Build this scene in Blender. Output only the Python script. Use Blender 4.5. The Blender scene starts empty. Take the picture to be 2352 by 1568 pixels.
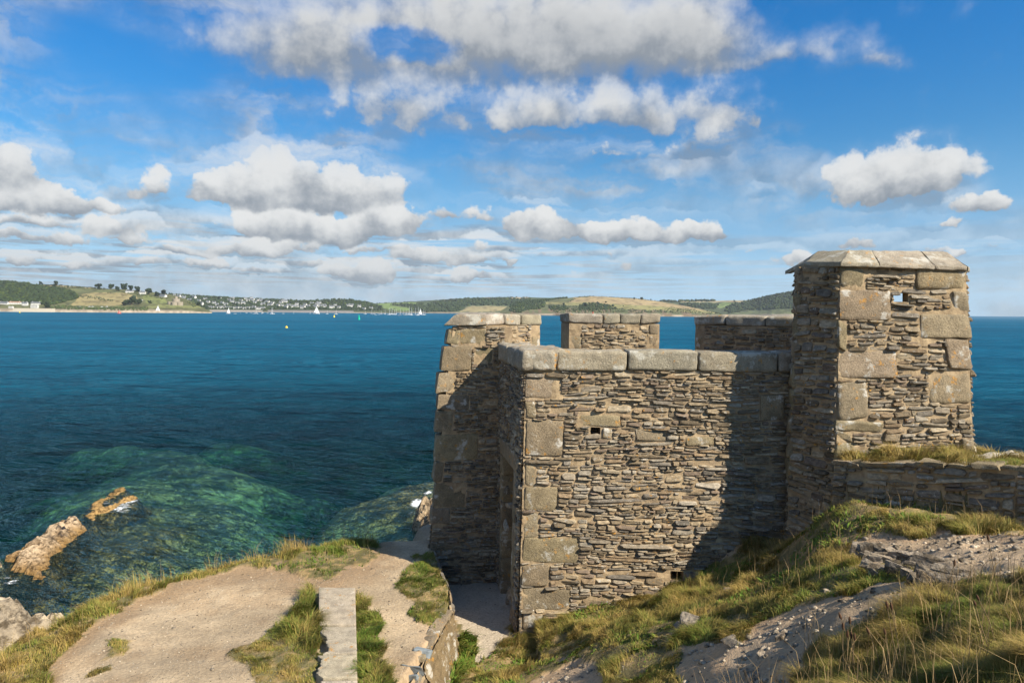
import bpy, math, random
import numpy as np
from mathutils import Vector, Matrix
R = math.radians
sc = bpy.context.scene
COL = sc.collection
random.seed(7)

# ------------------------------------------------------------------ camera
EYE = 11.0
F = 700.0
cam_d = bpy.data.cameras.new("camera")
cam = bpy.data.objects.new("camera", cam_d)
COL.objects.link(cam)
cam_d.sensor_fit = 'HORIZONTAL'
cam_d.sensor_width = 36.0
cam_d.lens = 36.0 * F / 1024.0
cam_d.clip_start = 0.05
cam_d.clip_end = 90000
PITCH, ROLL = R(2.44), R(0.55)
MC = Matrix.Rotation(R(90) - PITCH, 3, 'X') @ Matrix.Rotation(ROLL, 3, 'Z')
cam.matrix_world = Matrix.Translation((0, 0, EYE)) @ MC.to_4x4()
sc.camera = cam
sc.render.resolution_x, sc.render.resolution_y = 1024, 682

# ------------------------------------------------------------------ sun, exposure
SX, SY, SZ = 1.35, -1.0, 1.28            # towards the sun
SUN_EL = math.atan2(SZ, math.hypot(SX, SY))
SUN_ROT = math.atan2(SX, SY)
sun_d = bpy.data.lights.new("sun", 'SUN')
sun_d.energy = 5.0
sun_d.angle = R(0.5)
sun_d.color = (1.0, 0.90, 0.74)
sun = bpy.data.objects.new("sun", sun_d)
COL.objects.link(sun)
sun.rotation_euler = Vector((-SX, -SY, -SZ)).to_track_quat('-Z', 'Y').to_euler()
sc.view_settings.view_transform = 'Standard'
sc.view_settings.look = 'None'
sc.view_settings.exposure = 0.85
sc.view_settings.gamma = 1.0
sc.cycles.max_bounces = 6
sc.cycles.transparent_max_bounces = 8
sc.cycles.diffuse_bounces = 2
sc.cycles.glossy_bounces = 2
sc.cycles.caustics_reflective = False
sc.cycles.caustics_refractive = False

# ------------------------------------------------------------------ pixel <-> world
MCn = np.array(MC)
def ray(px, py):
    d = MC @ Vector(((px - 512) / F, -(py - 341) / F, -1))
    return d
def at(px, py, Y):                    # world point seen at a pixel of the 1024 x 682 picture, at distance Y ahead
    d = ray(px, py)
    return Vector((0, 0, EYE)) + d * (Y / d.y)
def onz(px, py, z):
    d = ray(px, py)
    return Vector((0, 0, EYE)) + d * ((z - EYE) / d.z)
def proj(X, Y, Z):
    p = np.stack([X, Y, Z - EYE], -1) @ MCn
    w = np.maximum(-p[..., 2], 1e-3)
    return 512 + F * p[..., 0] / w, 341 - F * p[..., 1] / w
def D(x, y): return (x / 2.297, y / 2.297)            # from a 2352 wide view
def Z1(x, y): return (x * .1169, 270 + y * .1169)
def Z2(x, y): return (250 + x * .1169, 270 + y * .1169)
def Z3(x, y): return (500 + x * .1329, 270 + y * .1329)
def Z4(x, y): return (412.5 + x * .1435, 300 + y * .1435)
def Z5(x, y): return (750 + x * .1754, 237.5 + y * .1754)
def Z9(x, y): return (725 + x * .1485, 450 + y * .1485)

# ------------------------------------------------------------------ node helpers
class NT:
    def __init__(s, nt): s.nt = nt; s.n = nt.nodes; s.l = nt.links
    def put(s, sock, v):
        if isinstance(v, bpy.types.NodeSocket): s.l.new(v, sock)
        elif isinstance(v, (int, float)):
            if sock.type == 'RGBA': sock.default_value = (v, v, v, 1)
            elif sock.type == 'VECTOR': sock.default_value = (v, v, v)
            else: sock.default_value = v
        else:
            v = tuple(v)
            if sock.type == 'RGBA' and len(v) == 3: v = v + (1,)
            sock.default_value = v
    def m(s, op, a, b=None, c=None, clamp=False):
        k = s.n.new('ShaderNodeMath'); k.operation = op; k.use_clamp = clamp
        for i, v in enumerate((a, b, c)):
            if v is not None: s.put(k.inputs[i], v)
        return k.outputs[0]
    def v(s, op, a, b=None, c=None):
        k = s.n.new('ShaderNodeVectorMath'); k.operation = op
        for i, v in enumerate((a, b, c)):
            if v is not None: s.put(k.inputs[i], v)
        return k.outputs['Value'] if op in ('LENGTH', 'DOT_PRODUCT', 'DISTANCE') else k.outputs[0]
    def mix(s, f, a, b, mode='MIX'):
        k = s.n.new('ShaderNodeMix'); k.data_type = 'RGBA'; k.blend_type = mode
        s.put(k.inputs[0], f); s.put(k.inputs[6], a); s.put(k.inputs[7], b)
        return k.outputs[2]
    def ss(s, x, a, b, lo=0.0, hi=1.0):
        k = s.n.new('ShaderNodeMapRange'); k.interpolation_type = 'SMOOTHSTEP'
        s.put(k.inputs[0], x); k.inputs[1].default_value = a; k.inputs[2].default_value = b
        k.inputs[3].default_value = lo; k.inputs[4].default_value = hi
        return k.outputs[0]
    def noise(s, vec, scale, detail=4, rough=.55, dist=0.0):
        k = s.n.new('ShaderNodeTexNoise'); s.put(k.inputs['Vector'], vec)
        k.inputs['Scale'].default_value = scale; k.inputs['Detail'].default_value = detail
        k.inputs['Roughness'].default_value = rough; k.inputs['Distortion'].default_value = dist
        return k.outputs['Fac']
    def voro(s, vec, scale, feature='F1', out='Distance'):
        k = s.n.new('ShaderNodeTexVoronoi'); s.put(k.inputs['Vector'], vec); k.feature = feature
        k.inputs['Scale'].default_value = scale
        return k.outputs[out]
    def xyz(s, v):
        k = s.n.new('ShaderNodeSeparateXYZ'); s.put(k.inputs[0], v); return k.outputs
    def comb(s, x, y, z):
        k = s.n.new('ShaderNodeCombineXYZ')
        for i, v in enumerate((x, y, z)): s.put(k.inputs[i], v)
        return k.outputs[0]
    def pos(s): return s.n.new('ShaderNodeNewGeometry').outputs['Position']
    def attr(s, name='Col'):
        k = s.n.new('ShaderNodeAttribute'); k.attribute_name = name; return k.outputs['Color']
    def bump(s, h, strength, dist, normal=None):
        k = s.n.new('ShaderNodeBump'); s.put(k.inputs['Height'], h)
        k.inputs['Strength'].default_value = strength; k.inputs['Distance'].default_value = dist
        if normal is not None: s.put(k.inputs['Normal'], normal)
        return k.outputs[0]

def mat(name):
    m = bpy.data.materials.new(name); m.use_nodes = True
    t = NT(m.node_tree); b = m.node_tree.nodes['Principled BSDF']
    b.inputs['Roughness'].default_value = .9
    b.inputs['Specular IOR Level'].default_value = .25
    return m, t, b

# ------------------------------------------------------------------ world: sky with clouds by direction
w = bpy.data.worlds.new("World"); sc.world = w; w.use_nodes = True
t = NT(w.node_tree)
for n in list(t.n): t.n.remove(n)
sky = t.n.new('ShaderNodeTexSky'); sky.sky_type = 'NISHITA'; sky.sun_disc = False
sky.sun_elevation = SUN_EL; sky.sun_rotation = SUN_ROT
sky.air_density = 1.0; sky.dust_density = 0.6; sky.ozone_density = 2.5; sky.altitude = 0
tc = t.n.new('ShaderNodeTexCoord')
dirv = t.v('NORMALIZE', tc.outputs['Generated'])
X, Y_, Z_ = t.xyz(dirv)[0:3]
az = t.m('ARCTAN2', X, Y_); el = t.m('ARCSINE', Z_)
P0 = t.comb(az, el, 0)
# warp the outlines
wn = t.n.new('ShaderNodeTexNoise'); t.put(wn.inputs['Vector'], P0)
wn.inputs['Scale'].default_value = 14; wn.inputs['Detail'].default_value = 5; wn.inputs['Roughness'].default_value = .62
wc = t.v('MULTIPLY', t.v('SUBTRACT', wn.outputs['Color'], (.5, .5, .5)), (.085, .05, 0))
P = t.v('ADD', P0, wc)
# (x, y, rx, ry, weight) in the 2352 wide view of the photo, turned into azimuth / elevation
CL = [(1120, 40, 520, 160, 1.15), (1450, 60, 260, 120, 1.1), (720, 90, 240, 110, .95), (950, 215, 230, 90, .72), (1750, 110, 210, 50, .6),
      (1260, 235, 110, 85, .8), (1440, 230, 140, 90, .85), (1600, 40, 120, 150, .9), (1180, 265, 130, 50, .62), (1650, 235, 110, 90, .72), (1620, 300, 70, 55, .55), (1380, 340, 130, 35, .5), (1995, 120, 120, 55, .55), (2100, 130, 60, 40, .3),
      (640, 400, 140, 85, 1.3), (800, 420, 160, 62, 1.2), (520, 425, 120, 50, 1.05), (350, 430, 95, 55, .75), (700, 455, 170, 40, 1.1),
      (640, 505, 110, 50, 1.15), (760, 520, 190, 46, 1.2), (900, 495, 90, 58, 1.2), (1035, 478, 80, 44, .75), (1120, 490, 70, 24, .55),
      (2060, 385, 170, 88, 1.3), (2080, 425, 110, 36, .6), (2265, 455, 84, 44, .95), (2160, 500, 100, 18, .55), (1230, 500, 90, 45, 1.15), (1380, 522, 180, 40, 1.1), (1620, 528, 85, 40, 1.15), (1500, 540, 140, 25, .9),
      (20, 370, 120, 105, 1.0), (90, 450, 170, 52, 1.0), (220, 475, 130, 25, .7), (70, 505, 110, 24, .85), (270, 525, 100, 36, .9), (90, 545, 130, 30, .85), (280, 552, 90, 20, .7),
      (500, 498, 45, 20, .6), (830, 615, 90, 30, 1.15), (560, 563, 120, 26, .9), (690, 560, 60, 20, .8), (960, 582, 150, 26, .8), (1110, 560, 60, 30, .6), (1090, 595, 70, 22, .9), (50, 598, 65, 20, .95), (180, 602, 80, 16, .8), (310, 602, 70, 20, .85), (470, 600, 80, 14, .7), (1080, 632, 65, 15, .95), (710, 592, 50, 16, .8),
      (600, 615, 60, 12, .7), (880, 570, 130, 16, .7), (1440, 598, 70, 32, .6), (1400, 573, 45, 18, .7), (1950, 548, 110, 30, .75), (1840, 585, 80, 24, .5), (2110, 562, 60, 20, .85), (2210, 575, 70, 18, .7), (1750, 570, 60, 16, .4), (1590, 600, 90, 16, .45), (1480, 245, 60, 40, .7), (1740, 245, 40, 60, .5), (1560, 330, 40, 26, .45), (1740, 430, 40, 16, .45), (1890, 590, 90, 20, .6), (2290, 560, 60, 14, .6), (660, 575, 60, 18, .8), (420, 575, 60, 16, .75), (1160, 600, 60, 14, .8), (1250, 585, 60, 14, .6), (30, 540, 60, 20, .8)]
acc = t.v('MULTIPLY', P0, (0.0001, 0.0001, 0.0001))
for (cx, cy, rx, ry, wgt) in CL:
    px, py = D(cx, cy)
    d = ray(px, py).normalized()
    a0, e0 = math.atan2(d.x, d.y), math.asin(d.z)
    sx = rx / 2.297 / F * (math.cos(a0) ** 2) * 1.46
    sy = ry / 2.297 / F * math.cos(a0) * 1.5
    # each step waits for the sum so far, which keeps the shader small
    Pi = t.v('MULTIPLY_ADD', acc, (1e-7, 1e-7, 1e-7), P)
    q = t.v('MULTIPLY_ADD', Pi, (1 / sx, 1 / sy, 0), (-a0 / sx, -(e0 - .22 * sy) / sy, .1))
    q2 = t.v('MAXIMUM', q, t.v('MULTIPLY', q, (1, -2.0, 0)))
    f0 = t.m('POWER', t.m('MAXIMUM', t.m('MULTIPLY_ADD', t.v('LENGTH', q2), -wgt, wgt), 0), 2.6)
    sc_n = t.n.new('ShaderNodeVectorMath'); sc_n.operation = 'SCALE'; t.put(sc_n.inputs[0], q); t.put(sc_n.inputs['Scale'], f0)
    acc = t.v('ADD', sc_n.outputs[0], acc)
ax_ = t.xyz(acc); S3 = t.m('MULTIPLY', ax_[2], 10); S = ax_[1]; FS = t.m('POWER', S3, 1 / 2.6)
shade = t.m('DIVIDE', S, t.m('ADD', S3, .0015))
Fm = t.m('SUBTRACT', t.m('MINIMUM', FS, 1.35), .22)
# gap of deep blue in the large bank
d = ray(*D(940, 100)).normalized(); a0, e0 = math.atan2(d.x, d.y), math.asin(d.z)
hq = t.v('LENGTH', t.v('MULTIPLY_ADD', P, (1 / .055, 1 / .015, 0), (-a0 / .055, -e0 / .015, 0)))
hole = t.ss(hq, .1, 1.9, .95, 0)
# fine structure
fb = t.noise(P0, 26, 6, .6)
bil = t.m('MULTIPLY', t.m('SUBTRACT', .42, t.voro(P, 21)), .62)
fb2 = t.noise(t.v('MULTIPLY', P0, (1, 1.7, 1)), 9, 3, .5)
# distant small cloud rows near the horizon: noise on the flat cloud deck
deck = t.v('DIVIDE', t.comb(X, Y_, 0), t.comb(t.m('MAXIMUM', Z_, .012), t.m('MAXIMUM', Z_, .012), 1))
dk = t.noise(t.v('ADD', deck, (3, 1, 0)), .42, 5, .6)
dkm = t.m('MULTIPLY', t.ss(Z_, .010, .04), t.ss(Z_, .10, .15, 1, 0))
dkm2 = t.m('MULTIPLY', t.ss(dk, .40, .56), dkm)
leftness = t.ss(az, -.1, .35, .9, .35)
dkm2 = t.m('MULTIPLY', dkm2, leftness)
soft = t.ss(el, .12, .4)
dens = t.m('ADD', Fm, t.m('MULTIPLY', t.m('SUBTRACT', fb, .5), t.m('MULTIPLY_ADD', soft, -.40, .92)))
dens = t.m('ADD', dens, t.m('MULTIPLY', t.m('SUBTRACT', fb2, .5), .35))
dens = t.m('SUBTRACT', t.m('ADD', dens, t.m('MULTIPLY', bil, t.m('SUBTRACT', 1.0, t.m('MULTIPLY', soft, .55)))), hole)
cov_h = t.ss(dens, .08, .26); cov_s = t.ss(dens, -.16, .62)
k = t.n.new('ShaderNodeMix'); t.put(k.inputs[0], soft); t.put(k.inputs[2], cov_h); t.put(k.inputs[3], cov_s)
cover = t.m('MAXIMUM', k.outputs[0], dkm2)
# thin veils high up
veil = t.noise(t.v('ADD', t.v('MULTIPLY', P0, (1.0, 3.2, 1)), t.v('MULTIPLY', wc, (3, 3, 0))), 5.0, 5, .6, .6)
vl = t.m('MULTIPLY', t.ss(veil, .34, .68), .72)
veil2 = t.noise(t.v('MULTIPLY', P0, (1.0, 2.2, 1)), 2.2, 3, .5)
vl = t.m('MULTIPLY', vl, t.ss(t.m('SUBTRACT', veil2, t.m('MULTIPLY', az, .10)), .38, .56))
cover = t.m('MAXIMUM', cover, vl)
behind = t.noise(t.v('MULTIPLY', P0, (1, 2, 1)), 2.6, 4, .6)
bk = t.m('MULTIPLY', t.ss(behind, .52, .68), t.ss(t.m('ABSOLUTE', az), .85, 1.1))
cover = t.m('MAXIMUM', cover, bk)
# lit tops, grey undersides
sh = t.m('ADD', t.m('ADD', shade, t.m('MULTIPLY', t.m('SUBTRACT', fb, .5), 1.1)), t.m('MULTIPLY', bil, .6))
top = t.m('SUBTRACT', t.ss(sh, -.42, .42), t.m('MULTIPLY', soft, .12))
core = t.ss(dens, .25, 1.25)
ccol = t.mix(top, (.33, .375, .43), (1.0, 1.0, .985))
ccol = t.mix(t.m('MULTIPLY', core, t.m('MULTIPLY', soft, .75)), ccol, (.50, .52, .53))
ccol = t.mix(t.m('MULTIPLY', t.ss(el, .02, .13, 1, 0), .30), ccol, (.45, .54, .62))
bg1 = t.n.new('ShaderNodeBackground'); bg1.inputs[1].default_value = .062
hs = t.n.new('ShaderNodeHueSaturation'); hs.inputs['Saturation'].default_value = 1.34
hs.inputs['Hue'].default_value = .492
t.put(hs.inputs['Color'], sky.outputs[0])
zf = t.ss(el, 0.0, .45)
skc = t.mix(1, hs.outputs[0], t.mix(zf, (1.0, 1.02, 1.05), (.38, 1.02, 1.40)), 'MULTIPLY')
skc = t.mix(t.ss(el, -.02, .24, .97, 0), skc, t.mix(t.ss(el, .0, .14), (4.3, 6.7, 8.8), (2.1, 4.5, 8.0)))
t.put(bg1.inputs[0], skc)
bg2 = t.n.new('ShaderNodeBackground'); t.put(bg2.inputs[0], ccol); bg2.inputs[1].default_value = .46
ms = t.n.new('ShaderNodeMixShader'); t.put(ms.inputs[0], t.m('MULTIPLY', cover, .96))
t.l.new(bg1.outputs[0], ms.inputs[1]); t.l.new(bg2.outputs[0], ms.inputs[2])
wo = t.n.new('ShaderNodeOutputWorld'); t.l.new(ms.outputs[0], wo.inputs[0])
w.cycles.sampling_method = 'MANUAL'; w.cycles.sample_map_resolution = 512

# ------------------------------------------------------------------ numpy noise
def _h(ix, iy, iz, seed):
    h = (ix.astype(np.uint32) * np.uint32(0x8da6b343)) ^ (iy.astype(np.uint32) * np.uint32(0xd8163841)) ^ (iz.astype(np.uint32) * np.uint32(0xcb1ab31f))
    h = h + np.uint32((seed * 2654435761 + 12345) & 0xffffffff)
    h ^= h >> np.uint32(13); h = h * np.uint32(0x5bd1e995); h ^= h >> np.uint32(15); h = h * np.uint32(0x27d4eb2d); h ^= h >> np.uint32(14)
    return h.astype(np.float64) / 4294967295.0
def vn(x, y, z=0.0, seed=0):
    x, y, z = np.broadcast_arrays(np.asarray(x, float), np.asarray(y, float), np.asarray(z, float))
    fx, fy, fz = np.floor(x), np.floor(y), np.floor(z)
    ix, iy, iz = fx.astype(np.int64), fy.astype(np.int64), fz.astype(np.int64)
    u, v_, w_ = x - fx, y - fy, z - fz
    u = u * u * (3 - 2 * u); v_ = v_ * v_ * (3 - 2 * v_); w_ = w_ * w_ * (3 - 2 * w_)
    r = 0
    for a in (0, 1):
        for b in (0, 1):
            for c in (0, 1):
                r = r + _h(ix + a, iy + b, iz + c, seed) * (u if a else 1 - u) * (v_ if b else 1 - v_) * (w_ if c else 1 - w_)
    return r
def fbm(x, y, z=0.0, seed=0, oct=4, rough=.5):
    s = 0; a = 1; tot = 0; f = 1
    for i in range(oct):
        s = s + a * vn(np.asarray(x) * f, np.asarray(y) * f, np.asarray(z) * f, seed + i * 17); tot += a; a *= rough; f *= 2.03
    return s / tot
def ridged(x, y, z=0.0, seed=0, oct=4, rough=.5):
    s = 0; a = 1; tot = 0; f = 1
    for i in range(oct):
        s = s + a * (1 - np.abs(2 * vn(np.asarray(x) * f, np.asarray(y) * f, np.asarray(z) * f, seed + i * 17) - 1)); tot += a; a *= rough; f *= 2.1
    return s / tot
def sstep(x, a, b):
    q = np.clip((x - a) / (b - a), 0, 1); return q * q * (3 - 2 * q)
def inpoly(px, py, poly):
    r = np.zeros(np.shape(px), bool); n = len(poly)
    for i in range(n):
        x1, y1 = poly[i]; x2, y2 = poly[(i + 1) % n]
        if y1 == y2: continue
        c = ((y1 > py) != (y2 > py)) & (px < (x2 - x1) * (py - y1) / (y2 - y1) + x1)
        r ^= c
    return r
def segdist(x, y, pts, closed=False):
    d = np.full(np.shape(x), 1e9); n = len(pts)
    for i in range(n if closed else n - 1):
        ax, ay = pts[i]; bx, by = pts[(i + 1) % n]
        ux, uy = bx - ax, by - ay
        q = np.clip(((x - ax) * ux + (y - ay) * uy) / (ux * ux + uy * uy + 1e-9), 0, 1)
        d = np.minimum(d, np.hypot(x - ax - q * ux, y - ay - q * uy))
    return d
def tps(pts):
    p = np.array(pts, float); n = len(p)
    def U(r2): return r2 * np.log(r2 + 1e-9)
    r2 = (p[:, None, 0] - p[None, :, 0]) ** 2 + (p[:, None, 1] - p[None, :, 1]) ** 2
    K = U(r2) + np.eye(n) * .02
    Q = np.c_[np.ones(n), p[:, :2]]
    A = np.r_[np.c_[K, Q], np.c_[Q.T, np.zeros((3, 3))]]
    wv = np.linalg.solve(A, np.r_[p[:, 2], 0, 0, 0])
    def f(x, y):
        x = np.asarray(x, float); y = np.asarray(y, float)
        s = wv[n] + wv[n + 1] * x + wv[n + 2] * y
        for i in range(n): s = s + wv[i] * U((x - p[i, 0]) ** 2 + (y - p[i, 1]) ** 2)
        return s
    return f

# ------------------------------------------------------------------ objects
def tag(o, label=None, cat=None, group=None, kind=None):
    if label: o['label'] = label
    if cat: o['category'] = cat
    if group: o['group'] = group
    if kind: o['kind'] = kind
    return o
def empty(name, loc, label=None, cat=None, group=None, rz=0):
    o = bpy.data.objects.new(name, None); COL.objects.link(o); o.location = loc; o.rotation_euler = (0, 0, rz)
    o.empty_display_size = .2
    return tag(o, label, cat, group)
def addobj(name, me, parent=None):
    o = bpy.data.objects.new(name, me); COL.objects.link(o)
    if parent is not None:
        o.parent = parent
        q = parent; off = Vector((0, 0, 0))
        while q is not None: off += q.location; q = q.parent
        if parent.rotation_euler.z == 0: o.location = -off          # meshes are written in world coordinates
    return o
class MB:
    def __init__(s): s.v = []; s.f = []; s.mi = []; s.c = []; s.n = 0
    def add(s, v, f, mi=0, col=(1, 1, 1)):
        v = np.asarray(v, float); s.v.append(v)
        for q in f: s.f.append(tuple(int(i) + s.n for i in q))
        s.mi.extend([mi] * len(f))
        col = np.asarray(col, float)
        s.c.append(np.broadcast_to(col, (len(v), 3)) if col.ndim == 1 else col)
        s.n += len(v)
    def box(s, x0, y0, z0, x1, y1, z1, mi=0, col=(1, 1, 1)):
        v = [(x, y, z) for z in (z0, z1) for y in (y0, y1) for x in (x0, x1)]
        s.add(v, [(0, 2, 3, 1), (4, 5, 7, 6), (0, 1, 5, 4), (2, 6, 7, 3), (0, 4, 6, 2), (1, 3, 7, 5)], mi, col)
    def hexa(s, lo, hi, mi=0, col=(1, 1, 1)):       # lo, hi: four corners each, same winding
        n = len(lo); v = list(lo) + list(hi)
        f = [tuple(range(n - 1, -1, -1)), tuple(range(n, 2 * n))] + [(i, (i + 1) % n, n + (i + 1) % n, n + i) for i in range(n)]
        s.add(v, f, mi, col)
    def tube(s, pts, rad, n=8, mi=0, col=(1, 1, 1)):
        pts = [Vector(p) for p in pts]; vs = []
        for i, p in enumerate(pts):
            d = (pts[min(i + 1, len(pts) - 1)] - pts[max(i - 1, 0)]).normalized()
            a = d.cross(Vector((0, 0, 1)) if abs(d.z) < .9 else Vector((1, 0, 0))).normalized(); b = d.cross(a)
            r = rad[i] if isinstance(rad, (list, tuple)) else rad
            for k_ in range(n):
                th = 2 * math.pi * k_ / n; vs.append(p + a * math.cos(th) * r + b * math.sin(th) * r)
        f = [(i * n + k_, i * n + (k_ + 1) % n, (i + 1) * n + (k_ + 1) % n, (i + 1) * n + k_) for i in range(len(pts) - 1) for k_ in range(n)]
        f += [tuple(range(n - 1, -1, -1)), tuple(range((len(pts) - 1) * n, len(pts) * n))]
        s.add([tuple(q) for q in vs], f, mi, col)
    def build(s, name, mats, parent=None, smooth=False):
        me = bpy.data.meshes.new(name)
        v = np.concatenate(s.v); c = np.concatenate(s.c)
        me.from_pydata(v.tolist(), [], s.f)
        for m_ in (mats if isinstance(mats, (list, tuple)) else [mats]): me.materials.append(m_)
        me.polygons.foreach_set('material_index', np.array(s.mi, np.int32))
        me.polygons.foreach_set('use_smooth', np.full(len(s.f), smooth))
        a = me.color_attributes.new('Col', 'FLOAT_COLOR', 'POINT')
        a.data.foreach_set('color', np.c_[c, np.ones(len(c))].astype(np.float32).ravel())
        me.update()
        return addobj(name, me, parent)
def grid_mesh(name, XX, YY, ZZ, m_, col=None, parent=None, smooth=True, keep=None):
    r, c = XX.shape; v = np.stack([XX, YY, ZZ], -1).reshape(-1, 3)
    i = np.arange(r * c).reshape(r, c)
    f = np.stack([i[:-1, :-1], i[:-1, 1:], i[1:, 1:], i[1:, :-1]], -1).reshape(-1, 4)
    if keep is not None: f = f[keep.reshape(-1)]
    me = bpy.data.meshes.new(name)
    me.vertices.add(len(v)); me.vertices.foreach_set('co', v.astype(np.float32).ravel())
    me.loops.add(f.size); me.loops.foreach_set('vertex_index', f.astype(np.int32).ravel())
    me.polygons.add(len(f)); me.polygons.foreach_set('loop_start', np.arange(0, f.size, 4, dtype=np.int32))
    me.update(calc_edges=True)
    me.polygons.foreach_set('use_smooth', np.full(len(f), smooth))
    me.materials.append(m_)
    if col is not None:
        a = me.color_attributes.new('Col', 'FLOAT_COLOR', 'POINT')
        a.data.foreach_set('color', np.c_[col.reshape(-1, 3), np.ones(len(v))].astype(np.float32).ravel())
    return addobj(name, me, parent)

# ================================================================== materials
def m_stone():
    m, t, b = mat('slate_rubble'); p = t.pos(); c = t.attr()
    n1 = t.noise(t.v('MULTIPLY', p, (1, 1, 2.2)), 14, 6, .65); n2 = t.noise(p, 70, 3, .6); n3 = t.noise(p, 3.2, 4, .6)
    c1 = t.mix(1, c, t.mix(t.ss(n1, .3, .7), (.55, .55, .55), (1.25, 1.22, 1.2)), 'MULTIPLY')
    li = t.ss(t.noise(p, 17, 5, .7), .58, .64); li = t.m('MULTIPLY', li, t.ss(n3, .42, .6))
    c2 = t.mix(t.m('MULTIPLY', li, .8), c1, (.52, .50, .44))
    orr = t.m('MULTIPLY', t.ss(t.noise(t.v('ADD', p, (5, 3, 1)), 11, 5, .7), .61, .655), t.ss(t.noise(p, 1.1, 3), .48, .58))
    c3 = t.mix(t.m('MULTIPLY', orr, .85), c2, (.52, .26, .04))
    t.put(b.inputs['Base Color'], c3); b.inputs['Roughness'].default_value = .82
    h = t.m('ADD', t.noise(t.v('MULTIPLY', p, (1, 1, 4.5)), 22, 6, .7), t.m('MULTIPLY', n2, .5))
    t.put(b.inputs['Normal'], t.bump(h, .9, .018)); return m
def m_mortar():
    m, t, b = mat('lime_mortar'); p = t.pos()
    n = t.noise(p, 9, 6, .65); n2 = t.noise(p, 60, 4, .7); n3 = t.noise(p, 1.3, 3)
    c = t.mix(t.ss(n, .3, .7), (.26, .19, .115), (.45, .34, .205))
    c = t.mix(t.m('MULTIPLY', t.ss(n3, .45, .65), .5), c, (.24, .18, .12))
    t.put(b.inputs['Base Color'], c); b.inputs['Roughness'].default_value = .95
    t.put(b.inputs['Normal'], t.bump(t.m('ADD', n, t.m('MULTIPLY', n2, .6)), .8, .02)); return m
def m_granite(name, c0, c1, lich, spot=(.60, .58, .52)):
    m, t, b = mat(name); p = t.pos(); v = t.attr()
    n = t.noise(p, 120, 3, .7); n1 = t.noise(p, 6, 5, .6); n2 = t.noise(p, 28, 5, .7)
    c = t.mix(t.ss(n, .35, .62), c0, c1); c = t.mix(1, c, t.mix(t.ss(n1, .3, .7), (.78, .76, .74), (1.15, 1.12, 1.08)), 'MULTIPLY')
    c = t.mix(1, c, v, 'MULTIPLY')
    g = t.m('MULTIPLY', t.ss(t.noise(p, 4.2, 6, .65), .62 - lich * .15, .70 - lich * .1), .75)
    c = t.mix(g, c, spot)
    dk = t.ss(t.noise(t.v('ADD', p, (9, 2, 3)), 7, 6, .7), .58, .70); c = t.mix(t.m('MULTIPLY', dk, .55), c, (.12, .11, .09))
    orr = t.m('MULTIPLY', t.ss(t.noise(t.v('ADD', p, (5, 3, 1)), 9, 5, .7), .585, .64), t.ss(t.noise(p, 1.4, 3), .46, .56))
    c = t.mix(t.m('MULTIPLY', orr, .8), c, (.50, .25, .05))
    t.put(b.inputs['Base Color'], c); b.inputs['Roughness'].default_value = .88
    h = t.m('ADD', t.m('MULTIPLY', n, .5), t.m('MULTIPLY', n2, 1.0))
    t.put(b.inputs['Normal'], t.bump(h, 1.0, .024)); return m
def m_vcol(name, nscale=30, amt=.35, bump=.6, bd=.03, rough=.95, extra=None):
    m, t, b = mat(name); p = t.pos(); c = t.attr()
    n = t.noise(p, nscale, 6, .65)
    c = t.mix(1, c, t.mix(t.ss(n, .25, .75), (1 - amt,) * 3, (1 + amt,) * 3), 'MULTIPLY')
    if extra == 'ground':
        vo = t.voro(p, 34); pb = t.ss(vo, .12, .3, 1, 0)
        ps = t.ss(t.noise(p, 5.5, 4), .42, .62)
        vc = t.voro(p, 34, 'F1', 'Color'); vx = t.xyz(vc)[0]
        c = t.mix(t.m('MULTIPLY', t.m('MULTIPLY', pb, ps), t.ss(vx, .35, .8)), c, t.mix(t.ss(vx, .4, 1), (.20, .18, .15), (.66, .60, .5)))
        n = t.m('ADD', n, t.m('MULTIPLY', t.m('MULTIPLY', pb, ps), .6))
    if extra == 'crag':
        cr = t.ss(t.noise(t.v('MULTIPLY', p, (1, 1, 2)), 4.0, 8, .7), .40, .53); c = t.mix(t.m('MULTIPLY', cr, 1), t.mix(1, c, (.35, .33, .3), 'MULTIPLY'), c)
    t.put(b.inputs['Base Color'], c); b.inputs['Roughness'].default_value = rough
    if bump: t.put(b.inputs['Normal'], t.bump(n, bump, bd))
    return m
def m_flat(name, col, rough=.6, nz=.12, sc_=8):
    m, t, b = mat(name); p = t.pos(); n = t.noise(p, sc_, 3)
    t.put(b.inputs['Base Color'], t.mix(n, tuple(c * (1 - nz) for c in col), tuple(min(1, c * (1 + nz)) for c in col)))
    b.inputs['Roughness'].default_value = rough; return m
M_ST = m_stone(); M_MO = m_mortar()
M_GR = m_granite('brown_granite', (.15, .12, .075), (.36, .295, .195), .45)
M_CO = m_granite('grey_coping_granite', (.20, .18, .135), (.43, .39, .30), .55, (.54, .52, .45))
M_SLAB = m_granite('pale_slab_granite', (.38, .33, .26), (.60, .52, .41), .1, (.62, .55, .45))
M_GND = m_vcol('ground_soil', 26, .22, .8, .03, extra='ground')
M_ROCK = m_vcol('pale_rock', 9, .3, .9, .08, extra='crag')
M_BED = m_vcol('seabed', 1.3, .5, .8, .5)
M_FAR = m_vcol('far_fields', .02, .22, 0)
M_SLATE = m_flat('grey_slate', (.20, .23, .25), .55, .3, 12)
mg, t, b = mat('grass_blades'); c = t.attr()
t.put(b.inputs['Base Color'], c); b.inputs['Roughness'].default_value = .75
b.inputs['Subsurface Weight'].default_value = 0
tr = t.n.new('ShaderNodeBsdfTranslucent'); t.put(tr.inputs[0], c)
mx = t.n.new('ShaderNodeMixShader'); mx.inputs[0].default_value = .25
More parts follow.
